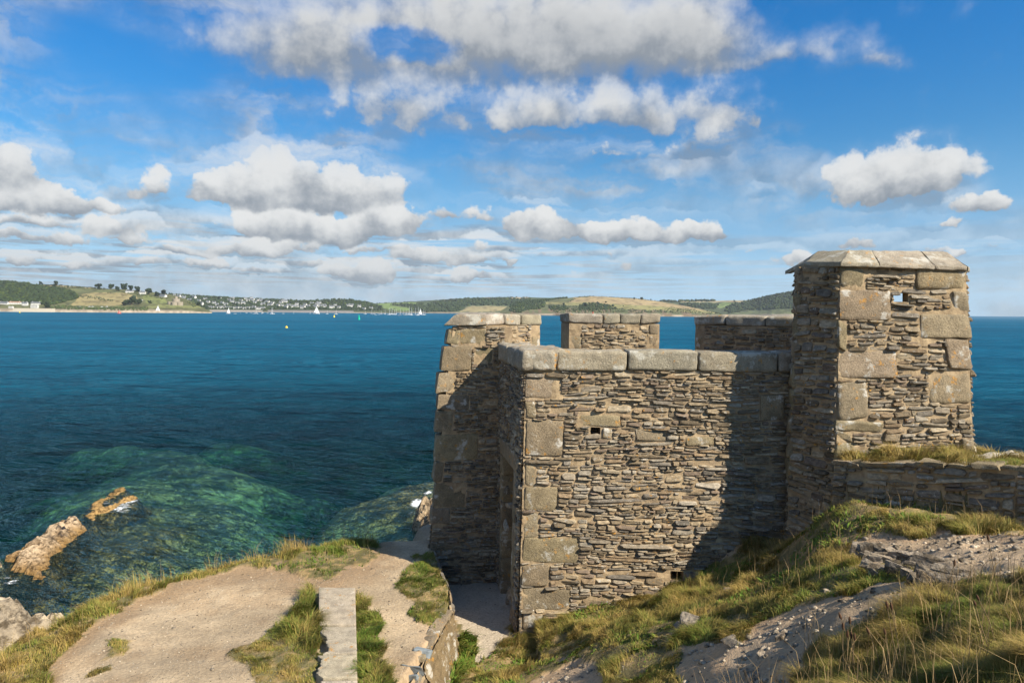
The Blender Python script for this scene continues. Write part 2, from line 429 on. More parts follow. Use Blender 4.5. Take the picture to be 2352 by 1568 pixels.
t.l.new(b.outputs[0], mx.inputs[1]); t.l.new(tr.outputs[0], mx.inputs[2])
t.l.new(mx.outputs[0], mg.node_tree.nodes['Material Output'].inputs[0]); M_GRASS = mg
M_LEAF = m_vcol('far_foliage', .35, .5, 0)

# ================================================================== water
wm = bpy.data.materials.new('sea_water'); wm.use_nodes = True; t = NT(wm.node_tree)
for n in list(t.n): t.n.remove(n)
p = t.pos()
dist = t.v('LENGTH', p)
rot = t.n.new('ShaderNodeVectorRotate'); rot.rotation_type = 'Z_AXIS'; t.put(rot.inputs['Vector'], p); rot.inputs['Angle'].default_value = .42
pr = rot.outputs[0]
w1 = t.noise(t.v('MULTIPLY', pr, (.42, 1.5, 1)), 1.25, 4, .62, .4)
w2 = t.noise(t.v('MULTIPLY', pr, (.6, 1.2, 1)), 3.6, 3, .6, .3)
w3 = t.noise(t.v('MULTIPLY', pr, (.35, 1.0, 1)), .30, 4, .6, .3)
w4 = t.noise(t.v('MULTIPLY', pr, (.3, 1.0, 1)), .055, 4, .65, .3)
patch = t.ss(t.noise(t.v('MULTIPLY', p, (.35, 1, 1)), .012, 5, .6, .5), .35, .65)
hgt = t.m('ADD', t.m('MULTIPLY', w1, 1.25), t.m('MULTIPLY', w2, .25))
hgt = t.m('ADD', hgt, t.m('MULTIPLY', w3, 4.2)); hgt = t.m('ADD', hgt, t.m('MULTIPLY', w4, 18.0))
nrm = t.bump(hgt, 1.0, 1.15)
fr = t.n.new('ShaderNodeFresnel'); fr.inputs['IOR'].default_value = 1.33; t.put(fr.inputs['Normal'], nrm)
gl = t.n.new('ShaderNodeBsdfGlossy'); gl.inputs['Roughness'].default_value = .16; t.put(gl.inputs['Normal'], nrm)
gl.inputs['Color'].default_value = (.50, .80, .95, 1)
df = t.n.new('ShaderNodeBsdfDiffuse'); t.put(df.inputs['Normal'], nrm)
farm = t.ss(dist, 25, 260)
t.put(df.inputs['Color'], t.mix(farm, (.004, .082, .135), t.mix(patch, (.003, .105, .200), (.005, .145, .260))))
tp = t.n.new('ShaderNodeBsdfTransparent'); tp.inputs[0].default_value = (.86, .98, .93, 1)
m1 = t.n.new('ShaderNodeMixShader'); lw = t.n.new('ShaderNodeLayerWeight'); lw.inputs[0].default_value = .5; t.put(lw.inputs['Normal'], nrm)
t.put(m1.inputs[0], t.m('MAXIMUM', t.ss(dist, 45, 130, .10, 1.0), t.ss(lw.outputs['Facing'], .55, .98, 0, .75)))
t.l.new(tp.outputs[0], m1.inputs[1]); t.l.new(df.outputs[0], m1.inputs[2])
m2 = t.n.new('ShaderNodeMixShader'); t.put(m2.inputs[0], t.m('MULTIPLY', t.m('POWER', fr.outputs[0], 1.35), t.ss(dist, 200, 2500, .95, .6)))
t.l.new(m1.outputs[0], m2.inputs[1]); t.l.new(gl.outputs[0], m2.inputs[2])
fo = t.n.new('ShaderNodeBsdfDiffuse'); fo.inputs[0].default_value = (.8, .83, .84, 1)
fm = t.xyz(t.attr())[0]
fn = t.noise(t.v('MULTIPLY', p, (1, 1.6, 1)), 3.2, 7, .75, .8)
fmask = t.ss(t.m('ADD', t.m('MULTIPLY', fm, .50), t.m('MULTIPLY', fn, 1.0)), .80, .98)
cap = t.m('MULTIPLY', t.ss(t.noise(t.v('MULTIPLY', pr, (.6, 2, 1)), 1.6, 6, .7), .745, .80), .7)
fmask = t.m('MAXIMUM', fmask, cap)
m3 = t.n.new('ShaderNodeMixShader'); t.put(m3.inputs[0], fmask)
t.l.new(m2.outputs[0], m3.inputs[1]); t.l.new(fo.outputs[0], m3.inputs[2])
va = t.n.new('ShaderNodeVolumeAbsorption'); va.inputs['Color'].default_value = (.50, .85, .74, 1); va.inputs['Density'].default_value = .14
mo = t.n.new('ShaderNodeOutputMaterial'); t.l.new(m3.outputs[0], mo.inputs[0]); t.l.new(va.outputs[0], mo.inputs[1])

def geo(a, b, n): return a * (b / a) ** (np.arange(1, n + 1) / n)
xs = np.concatenate([-geo(80, 45000, 26)[::-1], np.arange(-80, 60, .5), geo(60, 45000, 26)])
ys = np.concatenate([[-3000, -400, -60, -20], np.arange(0, 110, .5), geo(110, 60000, 34)])
XX, YY = np.meshgrid(xs, ys)
foam = np.zeros(XX.shape)
fpx, fpy = proj(XX, np.maximum(YY, .5), XX * 0)
for (cx, cy, r, a) in [(275, 1165, 50, 1), (300, 1150, 34, 1), (235, 1150, 34, .8), (310, 1145, 26, .8), (25, 1333, 40, 1), (962, 1155, 34, 1.5), (950, 1180, 22, 1.2), (190, 1120, 26, .5), (330, 1180, 30, .3), (985, 1130, 18, 1.2)]:
    x_, y_ = D(cx, cy); r_ = r / 2.297
    foam = np.maximum(foam, a * np.clip(1 - np.hypot(fpx - x_, (fpy - y_) * 1.7) / r_, 0, 1))
foam[YY < 12] = 0
wob = grid_mesh('water', XX, YY, XX * 0.0, wm, np.stack([foam] * 3, -1))
tag(wob, kind='structure')

# seabed, shallow where the photo shows green water
xs = np.concatenate([[-4000, -900, -300, -140], np.arange(-75, 30, .4), [60, 140, 300, 900, 4000]])
ys = np.concatenate([[-900, -60, 4], np.arange(12, 95, .4), [110, 150, 300, 900, 4000, 12000]])
XX, YY = np.meshgrid(xs, ys)
wx = (fbm(XX * .16, YY * .16, 0, 5, 4) - .5); wy = (fbm(XX * .16, YY * .16, 0, 9, 4) - .5)
fpx, fpy = proj(XX, np.maximum(YY, 1), XX * 0 - .8)
gx, gy = fpx * 2.297 + wx * 420, fpy * 2.297 + wy * 200
def soft(poly, r):
    d_ = segdist(gx, gy * 1.6, [(a, b * 1.6) for a, b in poly], True); ins = inpoly(gx, gy, poly)
    return sstep(np.where(ins, d_, -d_), -r * .45, r)
z1 = soft([(-40, 1200), (40, 1075), (130, 1000), (300, 955), (420, 945), (580, 950), (670, 1020), (730, 1110), (700, 1190), (660, 1290), (300, 1450), (-300, 1500), (-300, 1240)], 170)
z2 = soft([(640, 1300), (690, 1210), (760, 1110), (850, 1040), (960, 1030), (1100, 1000), (1100, 1400), (640, 1400)], 100)
z3 = soft([(0, 1440), (-200, 1200), (120, 1180), (230, 1130), (330, 1120), (420, 1150), (380, 1230), (300, 1330), (250, 1440)], 80)
z4 = soft([(900, 1300), (930, 1130), (960, 1040), (1150, 1000), (1150, 1400)], 50)
def blur(a, n_):
    for _ in range(n_):
        a = (np.roll(a, 1, 0) + np.roll(a, -1, 0) + a) / 3; a = (np.roll(a, 1, 1) + np.roll(a, -1, 1) + a) / 3
    return a
z1, z2, z3, z4 = blur(z1, 14), blur(z2, 10), blur(z3, 14), blur(z4, 14)
near = sstep(YY, 27, 17)
dep = -6.8 + 4.6 * np.maximum(z1, z2) + 1.2 * z3 * z1 + 1.9 * z4 + 1.0 * z2 * sstep(gy, 1120, 1290)
dep = dep + near * 1.2 + (ridged(XX * .3, YY * .3, 0, 3, 4) - .5) * .9 * np.maximum(z1, np.maximum(z2, near))
dep = np.minimum(dep, -.35); dep[(YY > 100) | (np.abs(XX) > 90)] = -12
weed = sstep(fbm(XX * .9 + YY * .5, YY * .9 - XX * .4, 0, 31, 6, .7), .44, .58)
c0 = np.array([.52, .47, .30]); c1 = np.array([.17, .135, .03]); c2 = np.array([.42, .27, .11])
sand = sstep(dep + (fbm(XX * .2, YY * .35, 0, 37, 5, .65) - .5) * 3.0, -5.6, -2.8)[..., None]
colr = np.array([.02, .06, .06]) * (1 - sand) + c0 * sand
colr = colr * (1 - (weed * (.35 + .55 * z3))[..., None]) + c1 * (weed * (.35 + .55 * z3))[..., None]
colr = colr * (1 - .75 * z3[..., None]) + np.array([.30, .205, .075]) * (.5 + weed[..., None] * .8) * .75 * z3[..., None]
sh_ = sstep(dep, -2.4, -.9)[..., None]; colr = colr * (1 - sh_ * .8) + c2 * sh_ * .8
bed = grid_mesh('seabed', XX, YY, dep, M_BED, colr); tag(bed, kind='structure')

# ================================================================== near ground
EZ = 11.0
def rel(z): return z + EZ
landpoly = []
for q in [(-60, 700), (0, 640), (28, 624), (57, 611), (83, 598), (144, 580), (187, 567), (244, 556), (279, 550), (305, 547), (344, 533), (372, 537), (400, 535), (430, 533)]:
    v_ = onz(q[0], q[1], rel(-4.5)); landpoly.append((v_.x, v_.y))
landpoly += [(-1.9, 14.6), (-1.2, 16.0), (2, 17.2), (5.2, 16.2), (7.0, 13.5), (7.05, 11.2), (7.15, 9.95), (8.4, 9.5), (12, 8.6), (15, 4), (15, -8), (-15, -8), (-13, 3)]
Rl = [(-1.55, 16), (-1.44, 13.1), (-1.2, 12), (-.98, 11.2), (-.9, 10.4), (-1.05, 9.4), (-1.2, 8.6), (-1.4, 7.8), (-1.7, 7), (-1.9, 5)]
Ql = [(4.64, 10.2), (4.66, 9.75), (6.03, 8.25), (7.2, 6.9), (9, 5.0), (12, 2)]
bank = tps([(-1, 10, -5.2), (-.5, 9.9, -5.2), (-.4, 11, -5.2), (-.5, 12, -5.2), (-.5, 13, -5.2), (-1.2, 13, -5.2), (-1.2, 9, -5.2), (-1.6, 7.6, -5.0), (0, 13, -5.2),
    (.15, 10.95, -5.12), (.85, 10.95, -4.82), (1.54, 10.95, -4.68), (2.2, 10.95, -4.47), (2.9, 10.95, -4.19), (3.24, 10.95, -3.98), (3.9, 10.9, -3.5), (4.4, 10.7, -3.6),
    (4.2, 10.2, -3.4), (3.9, 10.4, -3.62), (4.5, 9.9, -3.0), (4.5, 9.5, -2.66), (5.0, 9.2, -2.54), (5.5, 8.6, -2.48), (5.9, 8.1, -2.5), (6.6, 7.0, -2.3), (6, 6, -2.1), (7.5, 4, -1.6), (1.2, 9.5, -4.48), (.65, 9.7, -4.85), (-.16, 9.4, -5.0), (1.03, 8.2, -4.35), (1.88, 7.0, -3.68),
    (2.23, 8.3, -3.72), (2.39, 5.8, -3.02), (3.0, 7.3, -3.05), (3.7, 9, -3.25), (2.55, 4.6, -2.42), (3.5, 6.3, -2.56), (4.2, 7.6, -2.6), (2.63, 3.6, -1.88), (3.66, 5.0, -2.03), (4.3, 5.9, -2.14), (4.7, 7, -2.38),
    (-2, 5, -4.5), (-1, 3, -3.2), (.2, 0, -1.65), (-4, 0, -2.6), (-9, 0, -3.6), (5, 0, -1.2), (10, 3, -1.3), (10, -4, -1), (0, -4, -1), (.3, 3.8, -2.9), (.5, 6.3, -4.1), (-5, 4, -4.3), (6, 14, -4), (0, 18, -5)])
upper = tps([(4.66, 9.8, -2.14), (6.03, 8.25, -1.84), (7.2, 6.9, -1.55), (9, 5, -1.3), (5.5, 10, -1.98), (6.6, 10, -2.02), (7.2, 9.7, -2.04), (8, 9.3, -2.06), (8, 8, -1.85), (6.2, 9.2, -1.95), (11, 7, -1.6), (12, 2, -1.1), (5, 12, -2.0), (9, 12, -2.0)])
def xat(pl, y):
    p_ = sorted(pl, key=lambda q: q[1]); return np.interp(y, [q[1] for q in p_], [q[0] for q in p_])
PATH = [D(*q) for q in [(2400, 1225), (2352, 1240), (2150, 1235), (2000, 1250), (1970, 1275), (1990, 1310), (1900, 1385), (1780, 1450), (1700, 1500), (1620, 1600), (1850, 1600), (1860, 1510), (1960, 1440), (2080, 1380), (2200, 1345), (2352, 1320), (2400, 1318)]]
GP = {
 'edge': [(0, 1600), (-60, 1500), (0, 1445), (60, 1425), (130, 1395), (190, 1365), (330, 1325), (430, 1295), (560, 1268), (640, 1250), (700, 1245), (790, 1215), (850, 1235), (880, 1262), (850, 1292), (790, 1300), (740, 1332), (690, 1325), (640, 1295), (560, 1305), (440, 1325), (380, 1345), (330, 1365), (270, 1400), (230, 1430), (200, 1460), (150, 1500), (110, 1540), (100, 1600)],
 'wedge': [(735, 1350), (738, 1420), (755, 1435), (745, 1470), (735, 1500), (735, 1600), (590, 1600), (560, 1535), (520, 1508), (590, 1465), (650, 1430), (690, 1395)],
 'strip': [(818, 1365), (850, 1388), (880, 1435), (882, 1500), (905, 1560), (915, 1600), (820, 1600)],
 'tongue': [(985, 1268), (1008, 1272), (1025, 1320), (1040, 1350), (1045, 1400), (1035, 1445), (1000, 1448), (950, 1422), (940, 1390), (913, 1350), (910, 1325), (950, 1290)],
 'plants': [(1036, 1430), (1050, 1420), (1066, 1450), (1090, 1500), (1096, 1530), (1060, 1568), (1040, 1600), (1050, 1480)],
 'patches': [(270, 1470), (300, 1475), (300, 1500), (240, 1505)],
 'patch2': [(225, 1540), (260, 1532), (265, 1550), (200, 1565)],
 'bankside': [(1040, 1600), (1100, 1525), (1165, 1475), (1180, 1430), (1300, 1400), (1400, 1390), (1500, 1350), (1600, 1310), (1680, 1280), (1740, 1225), (1860, 1200), (1920, 1140), (2050, 1150), (2150, 1140), (2400, 1200), (2400, 1235), (2200, 1225), (2000, 1232), (1950, 1250), (1975, 1300), (2160, 1318), (2160, 1335), (1990, 1352), (1900, 1372), (1830, 1400), (1740, 1440), (1700, 1470), (1560, 1480), (1560, 1600), (1380, 1600), (1370, 1500), (1300, 1520), (1180, 1600)],
 'corner': [(1830, 1600), (1860, 1505), (1960, 1445), (2080, 1390), (2200, 1350), (2400, 1320), (2500, 1700), (1500, 1700), (1700, 1590)],
 'roof': [(1925, 1073), (1935, 1050), (1990, 1025), (2200, 1030), (2240, 1045), (2400, 1060), (2400, 1088), (2100, 1086)],
}
GPX = {k_: [D(*q) for q in v_] for k_, v_ in GP.items()}
def ground(x, y, detail=True):
    x = np.asarray(x, float); y = np.asarray(y, float)
    zt = -4.5 + (fbm(x * .7, y * .7, 0, 2, 3) - .5) * .16 - .10 * sstep(x, -3.5, -7)
    zl = bank(x, y); xr = xat(Rl, y)
    tl = sstep(xr - x, -.03, .03) * sstep(y, 7.0, 8.2)
    flo = (x > -1.6) & (x < .4) & (y > 9.6) & (y < 15.5)
    zl = np.where(flo & (zl < -4.9), -5.2, zl)
    zl = np.where((y > 11.4) & (x < 6.5) & (y < 18), np.minimum(zl, -5.0), zl)
    if detail: zl = zl + (fbm(x * 1.3, y * 1.3, 0, 21, 4) - .5) * .22 * sstep(x, .4, 1.4) * sstep(y, 11.2, 10.2)
    z = zl * (1 - tl) + zt * tl
    xq = xat(Ql, y)
    tu = sstep(x - xq, -.03, .03) * sstep(y, 3.5, 5.5)
    z = z * (1 - tu) + upper(x, y) * tu
    return z
def gmasks(x, y, z):
    px, py = proj(x, np.maximum(y, .3), z + EZ)
    wxx = (fbm(x * 3, y * 3, 0, 51, 4) - .5); wyy = (fbm(x * 3, y * 3, 0, 52, 4) - .5)
    px = px + wxx * 26; py = py + wyy * 18
    r = {k_: inpoly(px, py, v_) for k_, v_ in GPX.items()}
    r['roof'] &= x > xat(Ql, y) - .02
    for k_ in ('bankside', 'corner', 'plants'): r[k_] &= (x < xat(Ql, y) + .02) & (x > xat(Rl, y))
    for k_ in ('edge', 'wedge', 'strip', 'tongue', 'patches', 'patch2'): r[k_] &= (x < xat(Rl, y) + .06)
    r['path'] = inpoly(px, py, PATH)
    out = (px < -20) | (px > 1040) | (py > 700)
    r['any'] = np.zeros(np.shape(x), bool)
    for k_ in GPX: r['any'] |= r[k_]
    return r, out, px, py
def outside(x, y):
    ins = inpoly(x, y, landpoly); d_ = segdist(x, y, landpoly, True)
    return np.where(ins, 0, d_), np.where(ins, d_, 0)
def ground_full(x, y):
    z = ground(x, y)
    do, di = outside(x + (fbm(x * 1.1, y * 1.1, 0, 61, 3) - .5) * .4, y + (fbm(x * 1.1, y * 1.1, 0, 62, 3) - .5) * .4)
    z = z - .10 * sstep(di, .35, 0)
    rr = ridged(x * .55, y * .55, 0, 41, 5, .55)
    drop = do * 2.0 + sstep(do, .2, 3) * (rr - .4) * 2.2
    z = z - np.maximum(drop, 0) * (do > 0)
    return np.maximum(z, -12.6), do, di
xs = np.concatenate([np.arange(-26, -8, .3), np.arange(-8, 8.6, .05), np.arange(8.6, 22, .4)])
ys = np.concatenate([np.arange(-8, 2.4, .4), np.arange(2.4, 15, .05), np.arange(15, 26, .3)])
XX, YY = np.meshgrid(xs, ys)
ZZ, do, di = ground_full(XX, YY)
gm, gout, gpx, gpy = gmasks(XX, YY, ZZ)
n_a = fbm(XX * 2.2, YY * 2.2, 0, 71, 5, .6); n_b = fbm(XX * 9, YY * 9, 0, 72, 4, .6)
gravel = np.array([.405, .312, .203]); soil = np.array([.31, .215, .125]); turf = np.array([.10, .095, .032]); dry = np.array([.30, .21, .09]); rockc = np.array([.42, .34, .245])
def lerp(a, b, k_): return a * (1 - k_[..., None]) + b * k_[..., None]
n_c = fbm(XX * .8, YY * 1.1, 0, 75, 5, .6)
cg = lerp(np.broadcast_to(gravel, XX.shape + (3,)), soil, sstep(n_a, .50, .68) * .5)
cg = cg * (.82 + .36 * sstep(n_c, .36, .62))[..., None]
leftside = sstep(-XX, .9, 1.4)
dsoil = sstep(segdist(gpx, gpy, GPX['edge'], True), 24, 3) * leftside
cg = lerp(cg, soil, np.clip(dsoil * 1.1, 0, 1))
bankm = (1 - leftside)
cg = lerp(cg, np.array([.46, .305, .175]), bankm * .8 * (1 - gm['path'] * .6))
cg = lerp(cg, rockc, bankm * sstep(n_a, .56, .66) * .4)
gg = np.where(gm['any'], 1.0, 0.0)
gg = np.where(gout & (di > 0), sstep(n_a, .35, .5), gg)
cg = lerp(cg, lerp(np.broadcast_to(turf, XX.shape + (3,)), dry, sstep(n_b, .45, .65)), gg * .85)
cliffm = sstep(do, .15, .5)
cg = lerp(cg, lerp(np.broadcast_to(np.array([.38, .31, .22]), XX.shape + (3,)), np.array([.16, .13, .10]), sstep(n_a, .45, .6)), cliffm)
trench = (XX > xat(Rl, YY)) & (XX < .5) & (YY > 9.3)
cg = np.where(trench[..., None] & (gg < .5)[..., None], np.array([.43, .36, .27]) * (.9 + .2 * n_b[..., None]), cg)
ZZ = ZZ + (n_b - .5) * .025 + np.where(gm['any'], (n_a - .35) * .12, 0) * (1 - cliffm)
ZZ = ZZ + np.where((bankm > .5) & ~gm['any'] & ~trench & (do <= 0), (ridged(XX * 2.6 + YY * 1.2, YY * 1.1 - XX * .5, 0, 83, 4) - .5) * .10, 0)
GX, GY, GZ = xs, ys, ZZ
gob = grid_mesh('ground', XX, YY, ZZ + EZ, M_GND, cg); tag(gob, kind='structure')
def gz(x, y):                         # height of the finished ground sheet
    x = np.asarray(x, float); y = np.asarray(y, float)
    i = np.clip(np.searchsorted(GX, x) - 1, 0, len(GX) - 2); j = np.clip(np.searchsorted(GY, y) - 1, 0, len(GY) - 2)
    u = np.clip((x - GX[i]) / (GX[i + 1] - GX[i]), 0, 1); v_ = np.clip((y - GY[j]) / (GY[j + 1] - GY[j]), 0, 1)
    return (GZ[j, i] * (1 - u) + GZ[j, i + 1] * u) * (1 - v_) + (GZ[j + 1, i] * (1 - u) + GZ[j + 1, i + 1] * u) * v_ + EZ

# ================================================================== masonry
def rb_grid(n):
    e = np.linspace(-1, 1, n)
    return np.sin(e * math.pi / 2) * .35 + e * .65
def block(mb, fn, lo, hi, rad=.03, n=9, jit=.008, seed=0, col=(1, 1, 1), mi=0, skew=.012):
    """rounded, weathered stone block between lo and hi (three axes), put in place by fn(u, v, w)"""
    rng = random.Random(seed); lo = np.array(lo, float); hi = np.array(hi, float); half = (hi - lo) / 2; mid = (hi + lo) / 2
    g = rb_grid(n); A, B = np.meshgrid(g, g); o = np.ones_like(A); faces = []; vs = []; k_ = 0
    idx = np.arange(n * n).reshape(n, n)
    for ax in range(3):
        for sg in (-1, 1):
            q = [None] * 3; q[ax] = o * sg; q[(ax + 1) % 3] = A; q[(ax + 2) % 3] = B
            v = np.stack(q, -1).reshape(-1, 3); vs.append(v)
            for i in range(n - 1):
                for j in range(n - 1):
                    f = (idx[i, j], idx[i, j + 1], idx[i + 1, j + 1], idx[i + 1, j])
                    faces.append(tuple(int(a) + k_ for a in (f if sg > 0 else f[::-1])))
            k_ += n * n
    v = np.concatenate(vs) * half
    r = min(rad, .45 * min(half)) ; inner = np.maximum(half - r, 1e-4)
    q = np.clip(v, -inner, inner); d_ = v - q; ln = np.linalg.norm(d_, axis=1, keepdims=True)
    v = q + d_ / np.maximum(ln, 1e-6) * np.minimum(ln, r)
    sk = np.array([[[rng.uniform(-1, 1) * skew for _ in range(3)] for _ in range(2)] for _ in range(2)])
    nv = v / half
    for a in range(3):       # slight lack of square
        b, c = (a + 1) % 3, (a + 2) % 3
        v[:, a] += skew * (rng.uniform(-1, 1) * nv[:, b] + rng.uniform(-1, 1) * nv[:, c] + rng.uniform(-1, 1) * nv[:, b] * nv[:, c])
    s_ = seed * 3.7
    for a in range(3):
        v[:, a] += (fbm(v[:, 0] * 6 + s_, v[:, 1] * 6 + a * 9, v[:, 2] * 6, seed, 4, .6) - .5) * jit * 3.2
    v = v + mid
    W = fn(v[:, 0], v[:, 1], v[:, 2])
    tone = rng.uniform(.86, 1.12); tint = np.array([1, 1 + rng.uniform(-.03, .03), 1 + rng.uniform(-.07, .07)]) * tone
    mb.add(W, faces, mi, np.array(col) * tint)
class Patch:
    """flat or slightly twisted wall face: corners bottom-left, bottom-right, top-right, top-left, seen from outside"""
    def __init__(s, c):
        s.c = [np.array(q, float) for q in c]; s.W = np.linalg.norm(s.c[1] - s.c[0]); s.H = np.linalg.norm(s.c[3] - s.c[0])
        n_ = np.cross(s.c[1] - s.c[0], s.c[3] - s.c[0]); s.N = n_ / np.linalg.norm(n_)
    def P(s, a, b, d):
        a = np.asarray(a, float) / s.W; b = np.asarray(b, float) / s.H; d = np.asarray(d, float)
        a, b, d = np.broadcast_arrays(a, b, d); a = a[..., None]; b = b[..., None]; d = d[..., None]
        return s.c[0] * (1 - a) * (1 - b) + s.c[1] * a * (1 - b) + s.c[2] * a * b + s.c[3] * (1 - a) * b + s.N * d
    def st(s, px, py):       # pixel -> metres on the patch
        o = np.array([0, 0, EYE]); r_ = np.array(ray(px, py))
        h = o + r_ * (np.dot(s.c[0] - o, s.N) / np.dot(r_, s.N)); q = h - s.c[0]
        # invert the bilinear patch
        a = b = .5
        for _ in range(12):
            p0 = s.P(a * s.W, b * s.H, 0); e = h - p0
            da = (s.c[1] - s.c[0]) * (1 - b) + (s.c[2] - s.c[3]) * b; db = (s.c[3] - s.c[0]) * (1 - a) + (s.c[2] - s.c[1]) * a
            A_ = np.stack([da, db], 1); x_, *_ = np.linalg.lstsq(A_, e, rcond=None); a += x_[0]; b += x_[1]
        return a * s.W, b * s.H
    def rect(s, z, q):
        a = s.st(*z(q[0], q[1])); b = s.st(*z(q[2], q[3])); c = s.st(*z(q[0], q[3])); d_ = s.st(*z(q[2], q[1]))
        return (min(a[0], c[0]) * .5 + max(a[0], c[0]) * .5, (b[0] + d_[0]) / 2, (b[1] + c[1]) / 2, (a[1] + d_[1]) / 2)
TONES = [(.25, .195, .125), (.34, .27, .175), (.17, .135, .09), (.40, .33, .225), (.21, .16, .115), (.29, .245, .18), (.20, .175, .14), (.28, .205, .125), (.33, .29, .225)]
def rubble(mb, pt, blocked, seed, hm=.042, lm=.18, proud=(.012, .045), dark=1.0, thick=.30, holes=(), big=18, gap=.012, tones=TONES):
    rng = random.Random(seed); W, H = pt.W, pt.H; bl = list(blocked)
    stones = []
    for _ in range(int(big * W * H / 12)):
        l = rng.uniform(.2, .42); h = rng.uniform(.09, .15); a = rng.uniform(.05, max(.06, W - l)); b_ = rng.uniform(.05, max(.06, H - h))
        r_ = (a, a + l, b_, b_ + h)
        if all(r_[1] < q[0] - .02 or r_[0] > q[1] + .02 or r_[3] < q[2] - .01 or r_[2] > q[3] + .01 for q in bl): bl.append(r_); stones.append(r_ + (1,))
    # mortar bed
    da = .06
    A_ = np.unique(np.concatenate([np.linspace(0, W, max(2, int(W / da))), [h[0] for h in holes], [h[1] for h in holes]]))
    B_ = np.unique(np.concatenate([np.linspace(0, H, max(2, int(H / da))), [h[2] for h in holes], [h[3] for h in holes]]))
    AA, BB = np.meshgrid(A_, B_); dd = (fbm(AA * 6 + seed, BB * 11, 0, seed, 4, .6) - .5) * .045 + .004
    V = pt.P(AA, BB, dd).reshape(-1, 3); n1, n2 = AA.shape; fs = []
    am, bm_ = (A_[:-1] + A_[1:]) / 2, (B_[:-1] + B_[1:]) / 2
    for j in range(n1 - 1):
        for i in range(n2 - 1):
            if any(h[0] < am[i] < h[1] and h[2] < bm_[j] < h[3] for h in holes): continue
            k_ = j * n2 + i; fs.append((k_, k_ + 1, k_ + n2 + 1, k_ + n2))
    mb.add(V, fs, 1)
    for h in holes:
        c = [(h[0], h[2]), (h[1], h[2]), (h[1], h[3]), (h[0], h[3])]
        v = [pt.P(a, b_, 0) for a, b_ in c] + [pt.P(a, b_, -thick) for a, b_ in c]
        mb.add(v, [(i, (i + 1) % 4, 4 + (i + 1) % 4, 4 + i) for i in range(4)], 1)
    bl += [(h[0] - .01, h[1] + .01, h[2] - .005, h[3] + .005) for h in holes]
    b_ = .0
    while b_ < H - .02:
        h = min(hm * rng.choice((.5, .62, .75, .85, 1, 1, 1.2, 1.5, 1.9)), H - b_); mid = b_ + h / 2
        iv = sorted([(q[0], q[1]) for q in bl if q[2] < mid < q[3]]); a = 0; free = []
        for q in iv:
            if q[0] > a: free.append((a, q[0]))
            a = max(a, q[1])
        if a < W: free.append((a, W))
        for f0, f1 in free:
            a = f0 + .004
            while a < f1 - .03:
                l = min(lm * math.exp(rng.gauss(0, .5)) * (.7 + h / hm * .3), f1 - a)
                if f1 - a - l < .05: l = f1 - a
                if rng.random() > .03: stones.append((a, a + l - gap * rng.uniform(.1, 1.2), b_, b_ + h * rng.uniform(.86, 1.06), 0))
                a += l
        b_ += h
    for (a0, a1, b0, b1, bg) in stones:
        l, h = a1 - a0, b1 - b0
        if l < .02: continue
        cx, cy = (a0 + a1) / 2, (b0 + b1) / 2
        n_ = 9 if l > .12 else 7; th = np.arange(n_) * 2 * math.pi / n_ + rng.uniform(0, .4)
        pw = rng.uniform(.30, .62)
        ex = np.sign(np.cos(th)) * np.abs(np.cos(th)) ** (pw * .8) * l / 2
        ey = np.sign(np.sin(th)) * np.abs(np.sin(th)) ** (pw * 1.1) * h / 2 * .97
        ex = ex * np.array([rng.uniform(.88, 1.02) for _ in th]); ey = ey * np.array([rng.uniform(.60, 1.12) for _ in th])
        ti = rng.gauss(0, .045) + .05 * math.sin(cx * 2.3 + cy * 1.7 + seed); ex, ey = ex * math.cos(ti) - ey * math.sin(ti), ex * math.sin(ti) + ey * math.cos(ti)
        wv = .018 * math.sin(cx * 4.1 + cy * 3 + seed) + rng.gauss(0, .003)
        d_ = rng.uniform(*proud) * (1.0 if not bg else .8)
        if rng.random() < .12: d_ *= 1.7
        tx, ty = rng.gauss(0, .07), rng.gauss(-.22, .18)
        pa = [cx + ex, cx + ex * .97, cx + ex * rng.uniform(.72, .9)]; pb_ = [cy + wv + ey, cy + wv + ey * .93, cy + wv + ey * rng.uniform(.55, .8)]
        pd = [np.full(n_, -.03), d_ * .70 + tx * ex + ty * ey, d_ + tx * ex + ty * ey + np.array([rng.uniform(-.004, .004) for _ in th])]
        aa = np.clip(np.concatenate(pa), -.02, W + .02); bb = np.clip(np.concatenate(pb_), -.02, H + .02)
        v = pt.P(aa, bb, np.concatenate(pd))
        f = [(r_ * n_ + i, r_ * n_ + (i + 1) % n_, (r_ + 1) * n_ + (i + 1) % n_, (r_ + 1) * n_ + i) for r_ in (0, 1) for i in range(n_)] + [tuple(range(2 * n_, 3 * n_))]
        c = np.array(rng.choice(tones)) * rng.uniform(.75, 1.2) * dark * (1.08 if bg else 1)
        mb.add(v, f, 0, c)
def wallpart(name, pt, parent, seed, blocked=(), holes=(), **kw):
    mb = MB(); rubble(mb, pt, blocked, seed, holes=holes, **kw)
    return mb, lambda: mb.build(name, [M_ST, M_MO, M_GR], parent)
def quoins(pt, parent, rects, depth=.28, proud=.025, seed=0, m_=None, name='quoin_stone', jit=.008, rad=.03, ext=0):
    for i, r_ in enumerate(rects):
        mb = MB(); fn = lambda u, v, w_: pt.P(u, v, w_)
        rr = list(r_)
        g_ = .006
        block(mb, fn, (rr[0] + g_, rr[2] + g_, -depth), (rr[1] - g_, rr[3] - g_, proud + .012 * ((i * 37) % 5 - 2) / 2), rad=rad, seed=seed + i, jit=jit)
        mb.build(name, m_ or M_GR, parent, smooth=True)

